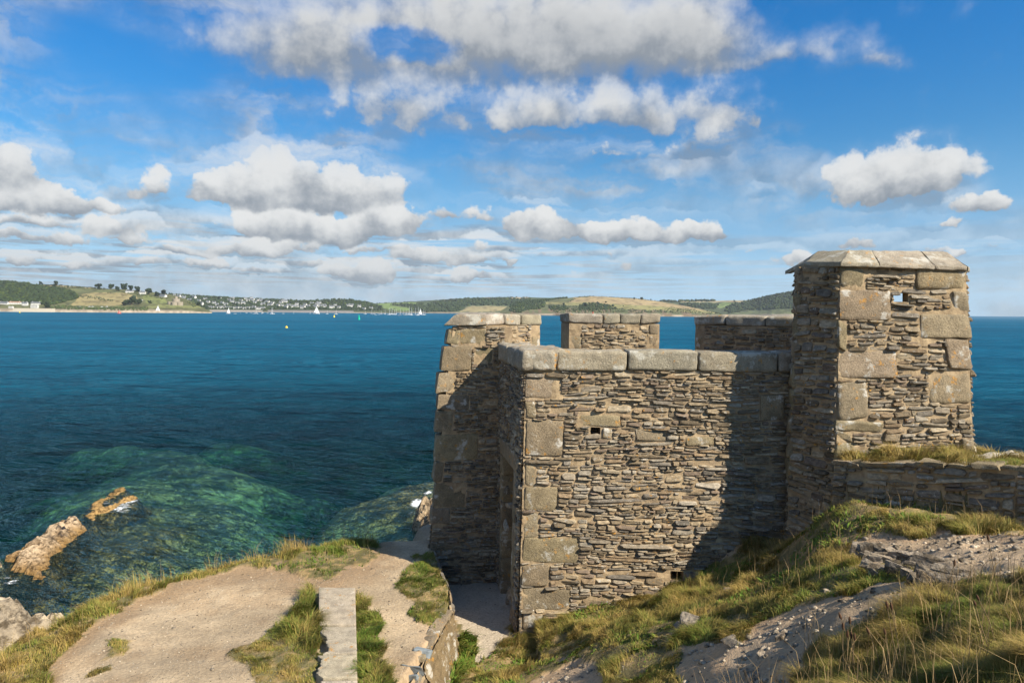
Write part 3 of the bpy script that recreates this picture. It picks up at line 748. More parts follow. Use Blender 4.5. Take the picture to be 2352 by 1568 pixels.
# ================================================================== the stone blockhouse
fort = empty('stone_blockhouse', (2.0, 12.0, EZ - 5.3), 'ruined roofless stone blockhouse with granite corners, battlements and a capped turret on the headland', 'blockhouse')
def g3(v): return np.array([v[0], v[1], v[2]])
def zc(v, z): return np.array([v[0], v[1], z])
# ---- front wall
YF = 11.0
fp = Patch([(.14, YF - .06, EZ - 5.6), (4.75, YF - .06, EZ - 5.6), (4.75, YF, EZ - .90), (.22, YF, EZ - .90)])
fq = [fp.rect(D, q) for q in [(1207, 866, 1288, 915), (1207, 920, 1232, 960), (1207, 962, 1293, 1045), (1206, 1060, 1232, 1114), (1204, 1116, 1280, 1172), (1203, 1175, 1238, 1232), (1200, 1232, 1328, 1290), (1199, 1293, 1262, 1343), (1199, 1346, 1308, 1400), (1199, 1404, 1245, 1445)]]
fx = [fp.rect(D, q) for q in [(1328, 950, 1425, 978), (1383, 981, 1407, 1006), (1745, 905, 1800, 965), (1460, 985, 1530, 1012), (1575, 830+170, 1640, 1022)]]
fh = [fp.rect(D, (1357, 980, 1379, 1001)), fp.rect(D, (1540, 1310, 1570, 1333))]
fh = [(min(a, b), max(a, b), min(c, d_), max(c, d_)) for a, b, c, d_ in fh]
mb, fin = wallpart('front_wall', fp, fort, 11, fq + fx, fh, thick=.34, big=26)
mb.box(.45, YF + .33, EZ - 6, 4.3, YF + .62, EZ - .75, 1)
mb.box(.45, YF + .06, EZ - .98, 4.9, YF + .5, EZ - .86, 1)
front = fin()
quoins(fp, front, fq, seed=100, depth=.30)
quoins(fp, front, fx, seed=130, depth=.10, proud=.03)
# front coping: five long rounded stones, and the corner stone that turns back over the side wall
zt, zb = EZ - .60, EZ - .915
ii = 0
for a, b in [(1280, 1439), (1442, 1601), (1604, 1783), (1787, 1905)]:
    x0 = at(*D(a, 820), YF).x; x1 = at(*D(b, 820), YF).x; mb = MB()
    block(mb, lambda u, v, w_: np.stack([u, v, w_], -1), (x0, YF - .07, zb), (x1, YF + .50, zt + (ii % 2) * .012), rad=.05, n=15, seed=200 + ii, jit=.012, skew=.008)
    mb.build('coping_stone', M_CO, front, smooth=True); ii += 1
# ---- side wall with the doorway
S0, S1 = (.15, YF - .02), (-.24, 13.35)
sp = Patch([(S1[0], S1[1], EZ - 5.6), (S0[0] - .03, S0[1], EZ - 5.6), (S0[0] + .05, S0[1], EZ - .90), (S1[0], S1[1], EZ - .90)])
def ssp(y): return (13.35 - y) / (13.35 - 10.98) * sp.W
door = (ssp(12.75), ssp(11.62), 0.1, 2.95)
sh1 = (ssp(12.3), ssp(12.0), 3.30, 3.62)
mb, fin = wallpart('side_wall', sp, fort, 12, [(door[1], door[1] + .32, 0, 3.2), (door[0] - .3, door[0], 0, 3.1), (door[0] - .3, door[1] + .3, 2.95, 3.28)], [door, sh1], thick=.5)
def sfn(u, v, w_): return sp.P(u, v, w_)
# thickness of the side wall, built round the opening
def slab(mb, pt, a0, a1, b0, b1, d0=-.5, d1=-.03, mi=1):
    lo = [pt.P(a, b0, d_) for a, d_ in ((a0, d0), (a1, d0), (a1, d1), (a0, d1))]; hi = [pt.P(a, b1, d_) for a, d_ in ((a0, d0), (a1, d0), (a1, d1), (a0, d1))]
    mb.hexa(lo, hi, mi)
slab(mb, sp, -.1, door[0] - .02, 0, 4.6); slab(mb, sp, door[1] + .02, sp.W - .12, 0, 4.6); slab(mb, sp, door[0] - .02, sh1[0], 2.97, 4.6); slab(mb, sp, sh1[1], door[1] + .02, 2.97, 4.6)
slab(mb, sp, sh1[0], sh1[1], 2.97, 3.30); slab(mb, sp, sh1[0], sh1[1], 3.62, 4.6)
side = fin()
k_ = 0
for b0, b1 in [(.1, .62), (.62, 1.05), (1.05, 1.62), (1.62, 2.1), (2.1, 2.6), (2.6, 2.98)]:
    for (a0, a1) in ((door[1] - .03, door[1] + .26 + .1 * (k_ % 2)), (door[0] - .22 - .1 * (k_ % 2), door[0] + .03)):
        mb = MB(); block(mb, sfn, (a0, b0 + .005, -.52), (a1, b1 - .005, .02), rad=.03, seed=300 + k_ * 2 + int(a0 > 1), jit=.01); mb.build('jamb_stone', M_GR, side, smooth=True)
    k_ += 1
mb = MB(); block(mb, sfn, (door[0] - .28, 2.96, -.53), (door[1] + .25, 3.28, .02), rad=.03, seed=330, jit=.01, n=12); mb.build('lintel_stone', M_GR, side, smooth=True)
# corner coping and coping running back along the side wall
mb = MB(); block(mb, sfn, (ssp(11.55), sp.H - .015, -.62), (sp.W + .09, sp.H + .33, .09), rad=.08, n=15, seed=340, jit=.018, skew=.02)
mb.build('coping_stone', M_CO, side, smooth=True)
x0 = at(*D(1215, 820), YF).x; x1 = at(*D(1276, 820), YF).x
mb = MB(); block(mb, lambda u, v, w_: np.stack([u, v, w_], -1), (x0 + .02, YF - .08, zb), (x1, YF + .50, zt + .01), rad=.06, n=14, seed=342, jit=.016); mb.build('coping_stone', M_CO, side, smooth=True)
for a, b in ((ssp(12.35), ssp(11.56)), (ssp(13.25), ssp(12.36))):
    mb = MB(); block(mb, sfn, (a, sp.H - .02, -.55), (b, sp.H + .31, .06), rad=.10, n=13, seed=345 + int(a * 10), jit=.014); mb.build('coping_stone', M_CO, side, smooth=True)

# ---- wing wall (the recessed wall at the left) and the outer walls under the battlements
YW = 13.3
tl_ = at(453, 326, YW); bl_ = at(424, 590, YW - .25)
wp = Patch([zc(bl_, EZ - 5.9) + np.array([-.03, -.03, 0]), (-.12, YW, EZ - 5.9), (-.12, YW, EZ - .27), g3(tl_)])
wq = [wp.rect(Z4, q) for q in [(238, 198, 330, 310), (332, 196, 512, 312), (203, 314, 412, 492), (170, 497, 300, 645), (172, 650, 395, 762), (160, 766, 285, 925), (158, 930, 455, 1115), (150, 1120, 215, 1262), (150, 1265, 370, 1442), (128, 1446, 260, 1560)]]
wq += [wp.rect(Z4, (435, 330, 560, 440))]
mb, fin = wallpart('wing_wall', wp, fort, 13, wq, thick=.5)
W0 = wp.P(0, 0, 0); W3 = wp.P(0, wp.H, 0)
lo = [W0 + np.array([.05, .08, 0]), np.array([0, YW + .06, EZ - 5.9]), np.array([0, YW + .75, EZ - 5.9]), W0 + np.array([.05, 1.0, 0])]
hi = [W3 + np.array([.05, .08, 0]), np.array([0, YW + .06, EZ - .3]), np.array([0, YW + .75, EZ - .3]), W3 + np.array([.15, .8, 0])]
mb.hexa(lo, hi, 1)
wing = fin()
quoins(wp, wing, wq, seed=400, depth=.42, proud=.02, jit=.012)
# outer left face of the wing, going back
op = Patch([W0 + np.array([-.08, 1.35, 0]), W0 + np.array([-.01, -.0, 0]), W3 + np.array([-.0, .0, 0]), W3 + np.array([.1, 1.0, 0])])
mb, fin = wallpart('outer_wall', op, fort, 14); fin()
# battlements : corner merlon, middle merlon, right merlon
def merlon(name, A, B, thick, zt_, zb_, cop, quo_l, quo_r, seed, splitc, parent=fort, splay=0.0, splayr=0.0, dark=1.0):
    A = np.array(A, float); B = np.array(B, float); d_ = (B - A) / np.linalg.norm(B - A); nb = np.array([-d_[1], d_[0]])
    if nb[1] < 0: nb = -nb
    pt = Patch([(A[0], A[1], zb_), (B[0], B[1], zb_), (B[0], B[1], zt_ - cop), (A[0], A[1], zt_ - cop)])
    L = pt.W; bl = []
    for (l, z0, z1) in quo_l: bl.append((0 - .004, l, pt.H - z1, pt.H - z0))
    for (l, z0, z1) in quo_r: bl.append((L - l, L + .004, pt.H - z1, pt.H - z0))
    mb, fin = wallpart(name, pt, parent, seed, bl, hm=.05, lm=.16, proud=(.006, .03), big=40, dark=dark)
    a0 = A + nb * thick - d_ * splay; b0 = B + nb * thick + d_ * splayr
    i0 = A + nb * .03 + d_ * .02; i1 = B + nb * .03 - d_ * .02
    lo = [(i0[0], i0[1], zb_), (i1[0], i1[1], zb_), (b0[0], b0[1], zb_), (a0[0], a0[1], zb_)]
    hi = [(q[0], q[1], zt_ - cop) for q in lo]; mb.hexa(lo, hi, 1)
    # rough outer faces
    o_ = fin(); quoins(pt, o_, bl, seed=seed * 7, depth=.40, proud=.012, rad=.04, jit=.01)
    # coping
    def cf(u, v, w_):
        q = np.asarray(u)[..., None] / L; base0 = A * (1 - q) + B * q
        base1 = a0 * (1 - q) + b0 * q; r_ = np.asarray(v)[..., None] / thick
        xy = base0 * (1 - r_) + base1 * r_
        return np.concatenate([xy, np.asarray(w_)[..., None]], -1)
    e = [0 if i == 0 else q * L for i, q in enumerate(splitc)]; 
    for i in range(len(e) - 1):
        mb = MB(); block(mb, cf, (e[i] + .004 - (.03 if i == 0 else 0), -.035, zt_ - cop - .002), (e[i + 1] - .004 + (.03 if i == len(e) - 2 else 0), thick + .02, zt_ + .006 * (i % 2)), rad=.05, n=12, seed=seed * 11 + i, jit=.010)
        mb.build('coping_stone', M_CO, o_, smooth=True)
    return o_, pt
ZT = EZ - .05; ZL = EZ - 1.6
M1a = at(485.5, 340, YW); M1b = at(539.8, 340, 14.3)
merlon('merlon', (M1a.x, M1a.y), (M1b.x, M1b.y), .55, ZT, ZL, .215, [], [(.24, 0, .22), (.26, .22, .52)], 31, [0, .32, .62, 1])
M2a = at(569, 340, 15.0); M2b = at(659.2, 340, 15.0)
merlon('merlon', (M2a.x, M2a.y), (M2b.x, M2b.y), .75, ZT + .02, ZL, .205, [(.26, 0, .24), (.27, .24, .56)], [(.22, 0, .24), (.24, .24, .56)], 32, [0, .37, .56, .79, 1], splay=.12)
M3a = at(695.2, 340, 15.0); A3 = np.array([M3a.x, M3a.y]); th = R(-41); B3 = A3 + np.array([math.cos(th), math.sin(th)]) * 2.3
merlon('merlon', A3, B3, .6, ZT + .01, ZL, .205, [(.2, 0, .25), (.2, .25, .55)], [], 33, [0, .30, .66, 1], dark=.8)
# corner cap of the wing: coping facing the camera and sloping away at the left
cl = at(444, 327.5, YW); cr = at(484.5, 338, YW)
def capf(u, v, w_):
    q = (w_ - (EZ - .28)) / .22
    return np.stack([u + q * np.clip(1 - (u - cl.x) / .35, 0, 1) * .24, v + q * .02, w_], -1)
mb = MB(); block(mb, capf, (cl.x - .02, YW - .06, EZ - .28), (cr.x + .02, YW + .75, EZ - .055), rad=.03, n=13, seed=501, jit=.012)
mb.build('coping_stone', M_CO, wing, smooth=True)
# curtain under the battlements (floor level to parapet), seaward, seen from the side only
mb = MB()
cur = [(M1a.x - .05, YW + .1), (M1b.x, M1b.y), (M2a.x - .1, M2a.y), (M2b.x, M2b.y), (A3[0], A3[1]), (B3[0], B3[1]), (5.9, 12.2)]
for (a, b) in zip(cur[:-1], cur[1:]):
    a = np.array(a); b = np.array(b); d_ = (b - a) / np.linalg.norm(b - a); nb = np.array([-d_[1], d_[0]]); nb = nb if nb[1] > 0 else -nb
    P4 = [a + nb * .02, b + nb * .02, b + nb * .7, a + nb * .7]
    mb.hexa([(q[0], q[1], EZ - 6.2) for q in P4], [(q[0], q[1], EZ - 1.02) for q in P4], 1)
mb.build('parapet_wall', [M_ST, M_MO, M_GR], fort)

# ---- turret
ZB = EZ - 3.6; ZC = EZ + .735
def zz(px, py, Y): return at(px, py, Y).z
FA_t = at(841, 264, 10.08); FA_b = at(836, 450, 10.0); FE_t = at(965.5, 266, 10.15); FE_b = at(973, 452, 10.05)
def ext(t_, b_, z):   # follow the batter down to height z
    k2 = (t_.z - z) / (t_.z - b_.z); return np.array([t_.x + (b_.x - t_.x) * k2, t_.y + (b_.y - t_.y) * k2, z])
A0, A1 = ext(FA_t, FA_b, ZB), ext(FA_t, FA_b, ZC); E0, E1 = ext(FE_t, FE_b, ZB), ext(FE_t, FE_b, ZC)
B0, B1 = np.array([4.29, 10.74, ZB]), np.array([4.37, 10.70, ZC]); C0, C1 = np.array([4.72, 11.9, ZB]), np.array([4.78, 11.8, ZC])
F0, F1 = np.array([7.0, 10.75, ZB]), np.array([6.78, 10.6, ZC]); G0, G1 = np.array([7.05, 12.0, ZB]), np.array([6.85, 11.85, ZC])
turret = empty('turret', (0, 0, 0)); turret.parent = fort; turret.location = -fort.location
tf = Patch([A0, E0, E1, A1])
tq = [tf.rect(Z5, q) for q in [(508, 150, 660, 288), (500, 291, 800, 470), (492, 472, 553, 635), (490, 638, 830, 805), (490, 808, 670, 1035), (490, 1040, 760, 1105), (490, 1108, 580, 1162), (490, 1165, 610, 1290),
      (945, 152, 1225, 300), (1155, 304, 1232, 425), (968, 428, 1242, 570), (1122, 575, 1285, 750), (1022, 757, 1285, 945), (1195, 1150, 1270, 1245), (855, 1110, 760, 1165)]]
tq = [(min(a, b), max(a, b), min(c, d_), max(c, d_)) for a, b, c, d_ in tq]
tq = [((-.03 if a < .12 else a), (tf.W + .02 if b > tf.W - .16 else b), c, d_) for a, b, c, d_ in tq]
th_ = tf.rect(Z5, (820, 312, 905, 364)); th_ = (min(th_[0], th_[1]), max(th_[0], th_[1]), min(th_[2:]), max(th_[2:]))
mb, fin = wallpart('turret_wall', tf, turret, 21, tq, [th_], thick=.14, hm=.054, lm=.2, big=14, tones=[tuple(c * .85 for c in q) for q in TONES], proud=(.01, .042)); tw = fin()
for i, r_ in enumerate(tq):
    mb = MB(); block(mb, tf.P, (r_[0] + .006, r_[2] + .006, -.30), (r_[1] - .006, r_[3] - .006, .035 + .01 * (i % 3 - 1)), rad=.035 if i % 4 else .07, seed=600 + i, jit=.011, n=11, skew=.02)
    mb.build('quoin_stone', M_GR, turret, smooth=True)
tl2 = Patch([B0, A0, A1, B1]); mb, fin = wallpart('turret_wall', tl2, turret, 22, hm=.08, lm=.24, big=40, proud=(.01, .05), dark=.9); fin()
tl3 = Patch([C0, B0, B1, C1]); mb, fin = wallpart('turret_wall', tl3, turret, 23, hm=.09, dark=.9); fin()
lq = []
for i in range(9):
    b0 = 1.0 + i * .37; lq.append((-.03, .22 + .12 * (i % 2), b0, b0 + .36))
for i, r_ in enumerate(lq):
    mb = MB(); block(mb, tl3.P, (tl3.W - r_[1], r_[2], -.25), (tl3.W + .04, r_[3], .05), rad=.07, seed=640 + i, jit=.016, skew=.02); mb.build('quoin_stone', M_GR, turret, smooth=True)
tr1 = Patch([E0, F0, F1, E1]); mb, fin = wallpart('turret_wall', tr1, turret, 24, hm=.07); fin()
tr2 = Patch([F0, G0, G1, F1]); mb, fin = wallpart('turret_wall', tr2, turret, 25); fin()
# back wall with the far end of the loophole
o_ = np.array([0, 0, EYE]); tb = Patch([G0, C0, C1, G1])
ct = [tf.P(a, b, 0) for a, b in ((th_[0], th_[2]), (th_[1], th_[2]), (th_[1], th_[3]), (th_[0], th_[3]))]
bs = []
for c in ct:
    r_ = c - o_; h = o_ + r_ * (np.dot(G0 - o_, tb.N) / np.dot(r_, tb.N)); q = h - G0; u = (C0 - G0) / np.linalg.norm(C0 - G0); bs.append((np.dot(q, u), h[2] - ZB))
bh = (min(q[0] for q in bs) - .10, max(q[0] for q in bs) + .10, min(q[1] for q in bs) - .02, max(q[1] for q in bs) + .05)
mb, fin = wallpart('turret_wall', tb, turret, 26, [], [bh], thick=.05); fin()
# hipped granite cap in four slabs
cb = {'A': at(841, 262, 9.98), 'B': at(805, 262, 10.66), 'C': Vector((4.65, 12.0, EZ + .74)), 'G': Vector((7.0, 12.0, EZ + .74)), 'F': Vector((6.93, 10.65, EZ + .72)), 'E': at(968, 266.5, 10.06)}
ct_ = {'A': at(849, 249.5, 10.32), 'B': at(818, 250.5, 10.92), 'C': Vector((4.95, 11.6, EZ + .97)), 'G': Vector((6.6, 11.6, EZ + .95)), 'F': Vector((6.5, 11.0, EZ + .93)), 'E': at(946, 251, 10.5)}
def lerpv(a, b, k2): return a * (1 - k2) + b * k2
def capslab(name, quad_b, quad_t, seed):
    # quad_b / quad_t: front-left, front-right, back-right, back-left
    qb = [np.array(q) for q in quad_b]; qt = [np.array(q) for q in quad_t]
    def fn(u, v, w_):
        u = u[..., None]; v = v[..., None]; w_ = w_[..., None]
        b_ = (qb[0] * (1 - u) + qb[1] * u) * (1 - v) + (qb[3] * (1 - u) + qb[2] * u) * v
        tt = (qt[0] * (1 - u) + qt[1] * u) * (1 - v) + (qt[3] * (1 - u) + qt[2] * u) * v
        r_ = np.where(w_ < .25, 0, (w_ - .25) / .75)
        zlow = b_ + np.array([0, 0, -.05]) + (w_ < .25) * np.array([0, 0, 0])
        return b_ * (1 - r_) + tt * r_ + np.array([0, 0, 1]) * np.where(w_ < .25, (w_ - .25) * .22, 0)
    mb = MB(); block(mb, fn, (0.004, 0, 0), (.996, 1, 1), rad=.02, n=15, seed=seed, jit=.004, skew=.002)
    # jit is in unit space: add real-size roughness
    v = mb.v[-1]; 
    for a in range(3): v[:, a] += (fbm(v[:, 0] * 7, v[:, 1] * 7 + a * 5, v[:, 2] * 7, seed + a, 4, .6) - .5) * .03
    mb.v[-1] = v; mb.build('cap_stone', M_CO, turret, smooth=True)
Ab, Bb, Cb, Gb, Fb, Eb = [cb[q] for q in 'ABCGFE']; At, Bt, Ct, Gt, Ft, Et = [ct_[q] for q in 'ABCGFE']
k1, k2 = .285, .74
f1b, f2b = lerpv(Ab, Eb, k1 + .02), lerpv(Ab, Eb, k2); f1t, f2t = lerpv(At, Et, k1 - .05), lerpv(At, Et, k2)
r1b, r2b = lerpv(Cb, Gb, k1), lerpv(Cb, Gb, k2); r1t, r2t = lerpv(Ct, Gt, k1), lerpv(Ct, Gt, k2)
capslab('cap', [Ab, f1b, r1b, lerpv(Bb, Cb, .5)], [At, f1t, r1t, lerpv(Bt, Ct, .5)], 701)
capslab('cap', [f1b, f2b, r2b, r1b], [f1t, f2t, r2t, r1t], 702)
capslab('cap', [f2b, Eb, Gb, r2b], [f2t, Et, Gt, r2t], 703)
capslab('cap', [Bb, Ab, lerpv(Ab, Cb, .5), Cb], [Bt, At, lerpv(At, Ct, .5), Ct], 704)
capslab('cap', [Eb, Fb, Gb, lerpv(Eb, Gb, .5)], [Et, Ft, Gt, lerpv(Et, Gt, .5)], 705)

# ================================================================== retaining walls
tw_ = empty('terrace_wall', (5.6, 8.7, EZ - 2.6), 'low dark rubble wall holding up the grassy terrace in front of the turret', 'retaining wall')
qq = [(4.60, 9.86), (4.72, 9.68), (5.3, 9.05), (6.03, 8.25), (7.2, 6.9), (8.6, 5.4)]
mb = MB()
for i in range(len(qq) - 1):
    a, b = qq[i], qq[i + 1]; za, zb2 = float(upper(*a)), float(upper(*b))
    pt = Patch([(a[0] - .02, a[1], EZ - 3.3), (b[0] - .02, b[1], EZ - 3.3), (b[0] - .01, b[1], EZ + zb2 + .03), (a[0] - .01, a[1], EZ + za + .03)])
    rubble(mb, pt, [], 800 + i, hm=.07, lm=.22, proud=(.01, .06), big=14)
mb.build('wall', [M_ST, M_MO], tw_)
mb = MB(); rng = random.Random(5)
for i in range(len(qq) - 1):
    a, b = Vector(qq[i]), Vector(qq[i + 1]); L = (b - a).length; s_ = 0
    while s_ < L:
        l = rng.uniform(.25, .5); p0 = a + (b - a) * (s_ / L); p1 = a + (b - a) * (min(s_ + l, L) / L)
        dv = (p1 - p0).normalized(); nv = Vector((-dv.y, dv.x)) * (1 if -dv.y > 0 else -1)
        z0 = EZ + float(upper(p0.x, p0.y)) + .015
        fn = lambda u, v, w_: np.stack([p0.x + dv.x * u + nv.x * v, p0.y + dv.y * u + nv.y * v, z0 + (float(upper(p1.x, p1.y)) - float(upper(p0.x, p0.y))) * u / l + w_], -1)
        block(mb, fn, (0, -.05 + rng.uniform(-.03, .02), 0), (l - .012, .3, .06 + rng.uniform(-.015, .02)), rad=.02, n=6, seed=rng.randrange(9999), jit=.014); s_ += l
mb.build('capping_stones', M_GR, tw_, smooth=True)
pw_ = empty('passage_wall', (-1.1, 11.0, EZ - 5), 'low stone retaining wall with a sloping top beside the sunken passage', 'retaining wall')
mb = MB()
rr = [(-1.46, 13.25), (-1.2, 12.0), (-.98, 11.2), (-.87, 10.42), (-1.06, 9.25), (-1.2, 8.4)]
rt = [EZ - 4.50, EZ - 4.5, EZ - 4.52, EZ - 4.53, EZ - 4.54, EZ - 4.56]
foot = [(-1.4, 13.25), (-1.13, 12.0), (-.90, 11.2), (-.78, 10.42), (-.82, 9.3), (-.92, 8.5)]
for i in range(len(rr) - 1):
    a, b = rr[i], rr[i + 1]; fa, fb_ = foot[i], foot[i + 1]
    pt = Patch([(fb_[0], fb_[1], EZ - 5.3), (fa[0], fa[1], EZ - 5.3), (a[0], a[1], rt[i]), (b[0], b[1], rt[i + 1])])
    rubble(mb, pt, [], 820 + i, hm=.085 if i < 3 else .16, lm=.24 if i < 3 else .3, proud=(.004, .03) if i < 3 else (-.01, .012), big=14)
    # sloping brown render on the near splay
mb.build('wall', [M_ST, M_MO], pw_)
# splayed end of the passage wall: battered face in brown stone
mb = MB()
sfp = Patch([(-.80, 8.8, EZ - 5.25), (-.76, 10.45, EZ - 5.25), (-.86, 10.42, EZ - 4.54), (-1.11, 8.8, EZ - 4.55)])
A_, B_ = np.meshgrid(np.linspace(0, sfp.W, 26), np.linspace(0, sfp.H, 26))
V = sfp.P(A_, B_, .02 + (fbm(A_ * 7, B_ * 9, 0, 4, 5, .65) - .5) * .12).reshape(-1, 3); n_ = 26
mb.add(V, [(j * n_ + i, j * n_ + i + 1, (j + 1) * n_ + i + 1, (j + 1) * n_ + i) for j in range(n_ - 1) for i in range(n_ - 1)], 0, (.78, .72, .62))
mb.build('splayed_face', M_GR, pw_, smooth=True)
mb = MB(); rng = random.Random(8)
for (x0_, y0_, x1_, y1_) in [(-1.05, 10.0, -.9, 10.35)]:
    pass
for i in range(5):
    k3 = i / 5; a = Vector((-.88, 10.40)).lerp(Vector((-1.12, 8.9)), k3); b = Vector((-.88, 10.40)).lerp(Vector((-1.12, 8.9)), k3 + .19)
    z0 = EZ - 4.53; dv = (b - a).normalized(); nv = Vector((dv.y, -dv.x)); 
    fn = lambda u, v, w_: np.stack([a.x + dv.x * u + nv.x * v, a.y + dv.y * u + nv.y * v, z0 + w_], -1)
    block(mb, fn, (0, -.02, -.05), ((b - a).length, .15, .03), rad=.02, n=6, seed=870 + i, jit=.012)
mb.build('capping_stones', M_GR, pw_, smooth=True)
for i, (x_, y_, s1, s2) in enumerate([(968, 1492, 26, 22), (945, 1527, 32, 18), (940, 1549, 28, 16)]):
    r_ = ray(*D(x_, y_)); s2 = 7.0
    while s2 < 12:
        v_ = Vector((0, 0, EYE)) + r_ * s2
        if v_.z < float(gz(v_.x, v_.y)): break
        s2 += .02
    mb = MB(); block(mb, lambda u, v, w_: np.stack([v_.x + u, v_.y + v, v_.z + w_], -1), (-s1 / 240, -s2 / 200, -.16), (s1 / 240, s2 / 200, .012), rad=.015, n=8, seed=880 + i, jit=.012, skew=.03)
    mb.build('step_stone', M_SLATE, None, smooth=False)
    o_ = bpy.context.scene.collection.objects[-1]
    tag(o_, ['blue-grey slate stone set highest at the head of the passage wall', 'flat greenish slate step between the two others beside the gravel path', 'lowest grey slate step by the bottom edge beside the gravel path'][i], 'step stone', 'slate steps by the passage wall')

# ================================================================== stone kerb slabs on the terrace
slabs = [((732, 1346), (816, 1346), (733, 1432), (818, 1432)), ((742, 1436), (818, 1434), (742, 1498), (820, 1496)), ((736, 1500), (820, 1498), (733, 1552), (821, 1552)), ((733, 1556), (821, 1556), (730, 1640), (822, 1640))]
lab = ['pale granite slab at the far end of the row, squared and clear of grass', 'second granite slab from the far end, with grass creeping over its left side', 'third granite slab from the far end, worn and ragged at its left edge', 'nearest granite slab of the row, cut off by the bottom edge']
for i, s4 in enumerate(slabs):
    q = [onz(*D(*c), EZ - 4.34) for c in (s4[2], s4[3], s4[1], s4[0])]; q = [np.array((v_.x, v_.y)) for v_ in q]
    def fn(u, v, w_):
        u = u[..., None]; v = v[..., None]
        xy = (q[0] * (1 - u) + q[1] * u) * (1 - v) + (q[3] * (1 - u) + q[2] * u) * v
        wob = (1 - u) * (fbm(v * 5 + i * 3, 0, 0, 12, 3) - .5) * (.0 if i == 0 else .22)
        xy = xy + np.concatenate([wob, wob * 0], -1)
        return np.concatenate([xy, w_[..., None]], -1)
    mb = MB(); block(mb, fn, (0.0, .006, EZ - 4.75), (1, .994, EZ - 4.34 - .006 * i), rad=.022, n=21, seed=900 + i, jit=.002, skew=.002)
    v = mb.v[-1]; v[:, 2] += (fbm(v[:, 0] * 8, v[:, 1] * 8, 0, 5, 4) - .5) * .02 - np.abs(np.sin(0)) * 0
    o_ = mb.build('granite_slab', M_SLAB, None, smooth=True); tag(o_, lab[i], 'slab', 'row of granite slabs in the grass')

# ================================================================== rocks
def rockfield(name, poly, zb_, hfun, res, colf, label, cat='rock', seed=0, group=None, m_=None):
    p = np.array(poly); x0_, x1_ = p[:, 0].min(), p[:, 0].max(); y0_, y1_ = p[:, 1].min(), p[:, 1].max()
    A, B = np.meshgrid(np.arange(x0_ - .5, x1_ + .5, res), np.arange(y0_ - .5, y1_ + .5, res))
    wx_ = (fbm(A * 1.2, B * 1.2, 0, seed, 4) - .5) * 1.2 * min(1, (x1_ - x0_) / 6); wy_ = (fbm(A * 1.2, B * 1.2, 3, seed, 4) - .5) * 1.2 * min(1, (x1_ - x0_) / 6)
    ins = inpoly(A + wx_, B + wy_, poly); d_ = segdist(A + wx_, B + wy_, poly, True); d_ = np.where(ins, d_, -d_)
    Z = hfun(A, B, d_); keep2 = (d_ > -.45)
    kf = keep2[:-1, :-1] & keep2[1:, 1:] & keep2[1:, :-1] & keep2[:-1, 1:]
    o_ = grid_mesh(name, A, B, Z, m_ or M_ROCK, colf(A, B, Z, d_), None, False, kf)
    return tag(o_, label, cat, group)
def crag(A, B, s_, rot=.8, k_=1.0, an=2.6):
    c, s2 = math.cos(rot), math.sin(rot); u = (A * c + B * s2); v = (-A * s2 + B * c)
    return ridged(u * .5 * k_, v * .5 * k_ * an, 0, s_, 6, .58) + .35 * (fbm(u * 2 * k_, v * 4 * k_, 0, s_ + 5, 4) - .5)
def W2(pts, z=0.3): return [(onz(*D(*q), z).x, onz(*D(*q), z).y) for q in pts]
def rcol(base, dk, s_):
    def f(A, B, Z, d_):
        n = crag(A, B, s_)[..., None]; k3 = sstep(fbm(A * 2, B * 2, 0, s_, 5, .65), .50, .60)[..., None]
        return np.array(base) * (.75 + .5 * n) * (1 - k3 * .55) + np.array(dk) * k3 * .55
    return f
p1 = W2([(0, 1262), (5, 1300), (60, 1322), (118, 1312), (150, 1262), (222, 1200), (205, 1176), (130, 1186), (60, 1232)], .35)
def h1(A, B, d_): return -1.2 + sstep(d_, -.45, .9) * 1.38 + sstep(d_, .4, 1.9) * .32 + (crag(A, B, 3, .8, 1.7) - .5) * .85 * sstep(d_, -.2, .5)
def c1f(A, B, Z, d_):
    base = rcol((.40, .30, .195), (.20, .13, .07), 3)(A, B, Z, d_)
    wt = sstep(Z, .55, .05)[..., None]; base = base * (1 - wt) + np.array([.22, .13, .045]) * wt
    mus = (sstep(fbm(A * 3.0, B * 3.0, 0, 77, 4, .6), .56, .60) * sstep(B, 30, 33))[..., None] * (Z > .25)[..., None]
    return base * (1 - mus) + np.array([.02, .02, .025]) * mus
rockfield('sea_rock', p1, 0, h1, .11, c1f, 'large tan rock breaking the water below the cliff, speckled with dark mussels', 'rock', 3)
p2 = W2([(185, 1185), (215, 1200), (262, 1168), (325, 1142), (330, 1132), (290, 1130), (245, 1158), (300, 1118), (285, 1108), (235, 1130), (200, 1155)], .1)
def h2(A, B, d_): return -1.04 + sstep(d_, -.4, .5) * 1.02 + (crag(A, B, 4, .8, 1.6) - .45) * .5
rockfield('weed_ledge', p2, 0, h2, .12, rcol((.30, .19, .075), (.14, .09, .03), 4), 'low orange-brown ledge of weed awash beyond the large tan rock', 'rock ledge', 4)
p5 = W2([(-80, 1230), (-10, 1236), (8, 1262), (0, 1290), (-60, 1320), (-120, 1290)], .3)
rockfield('sea_rock', p5, 0, lambda A, B, d_: -1.2 + sstep(d_, -.4, .6) * 1.7 + (crag(A, B, 14) - .5) * .9, .15, rcol((.38, .29, .19), (.2, .15, .09), 14), 'small tan rock at the left edge touching the large tan rock', 'rock', 14)
p3 = W2([(938, 1192), (945, 1170), (962, 1162), (990, 1150), (1030, 1150), (1060, 1230), (1000, 1240), (962, 1215)], .5)
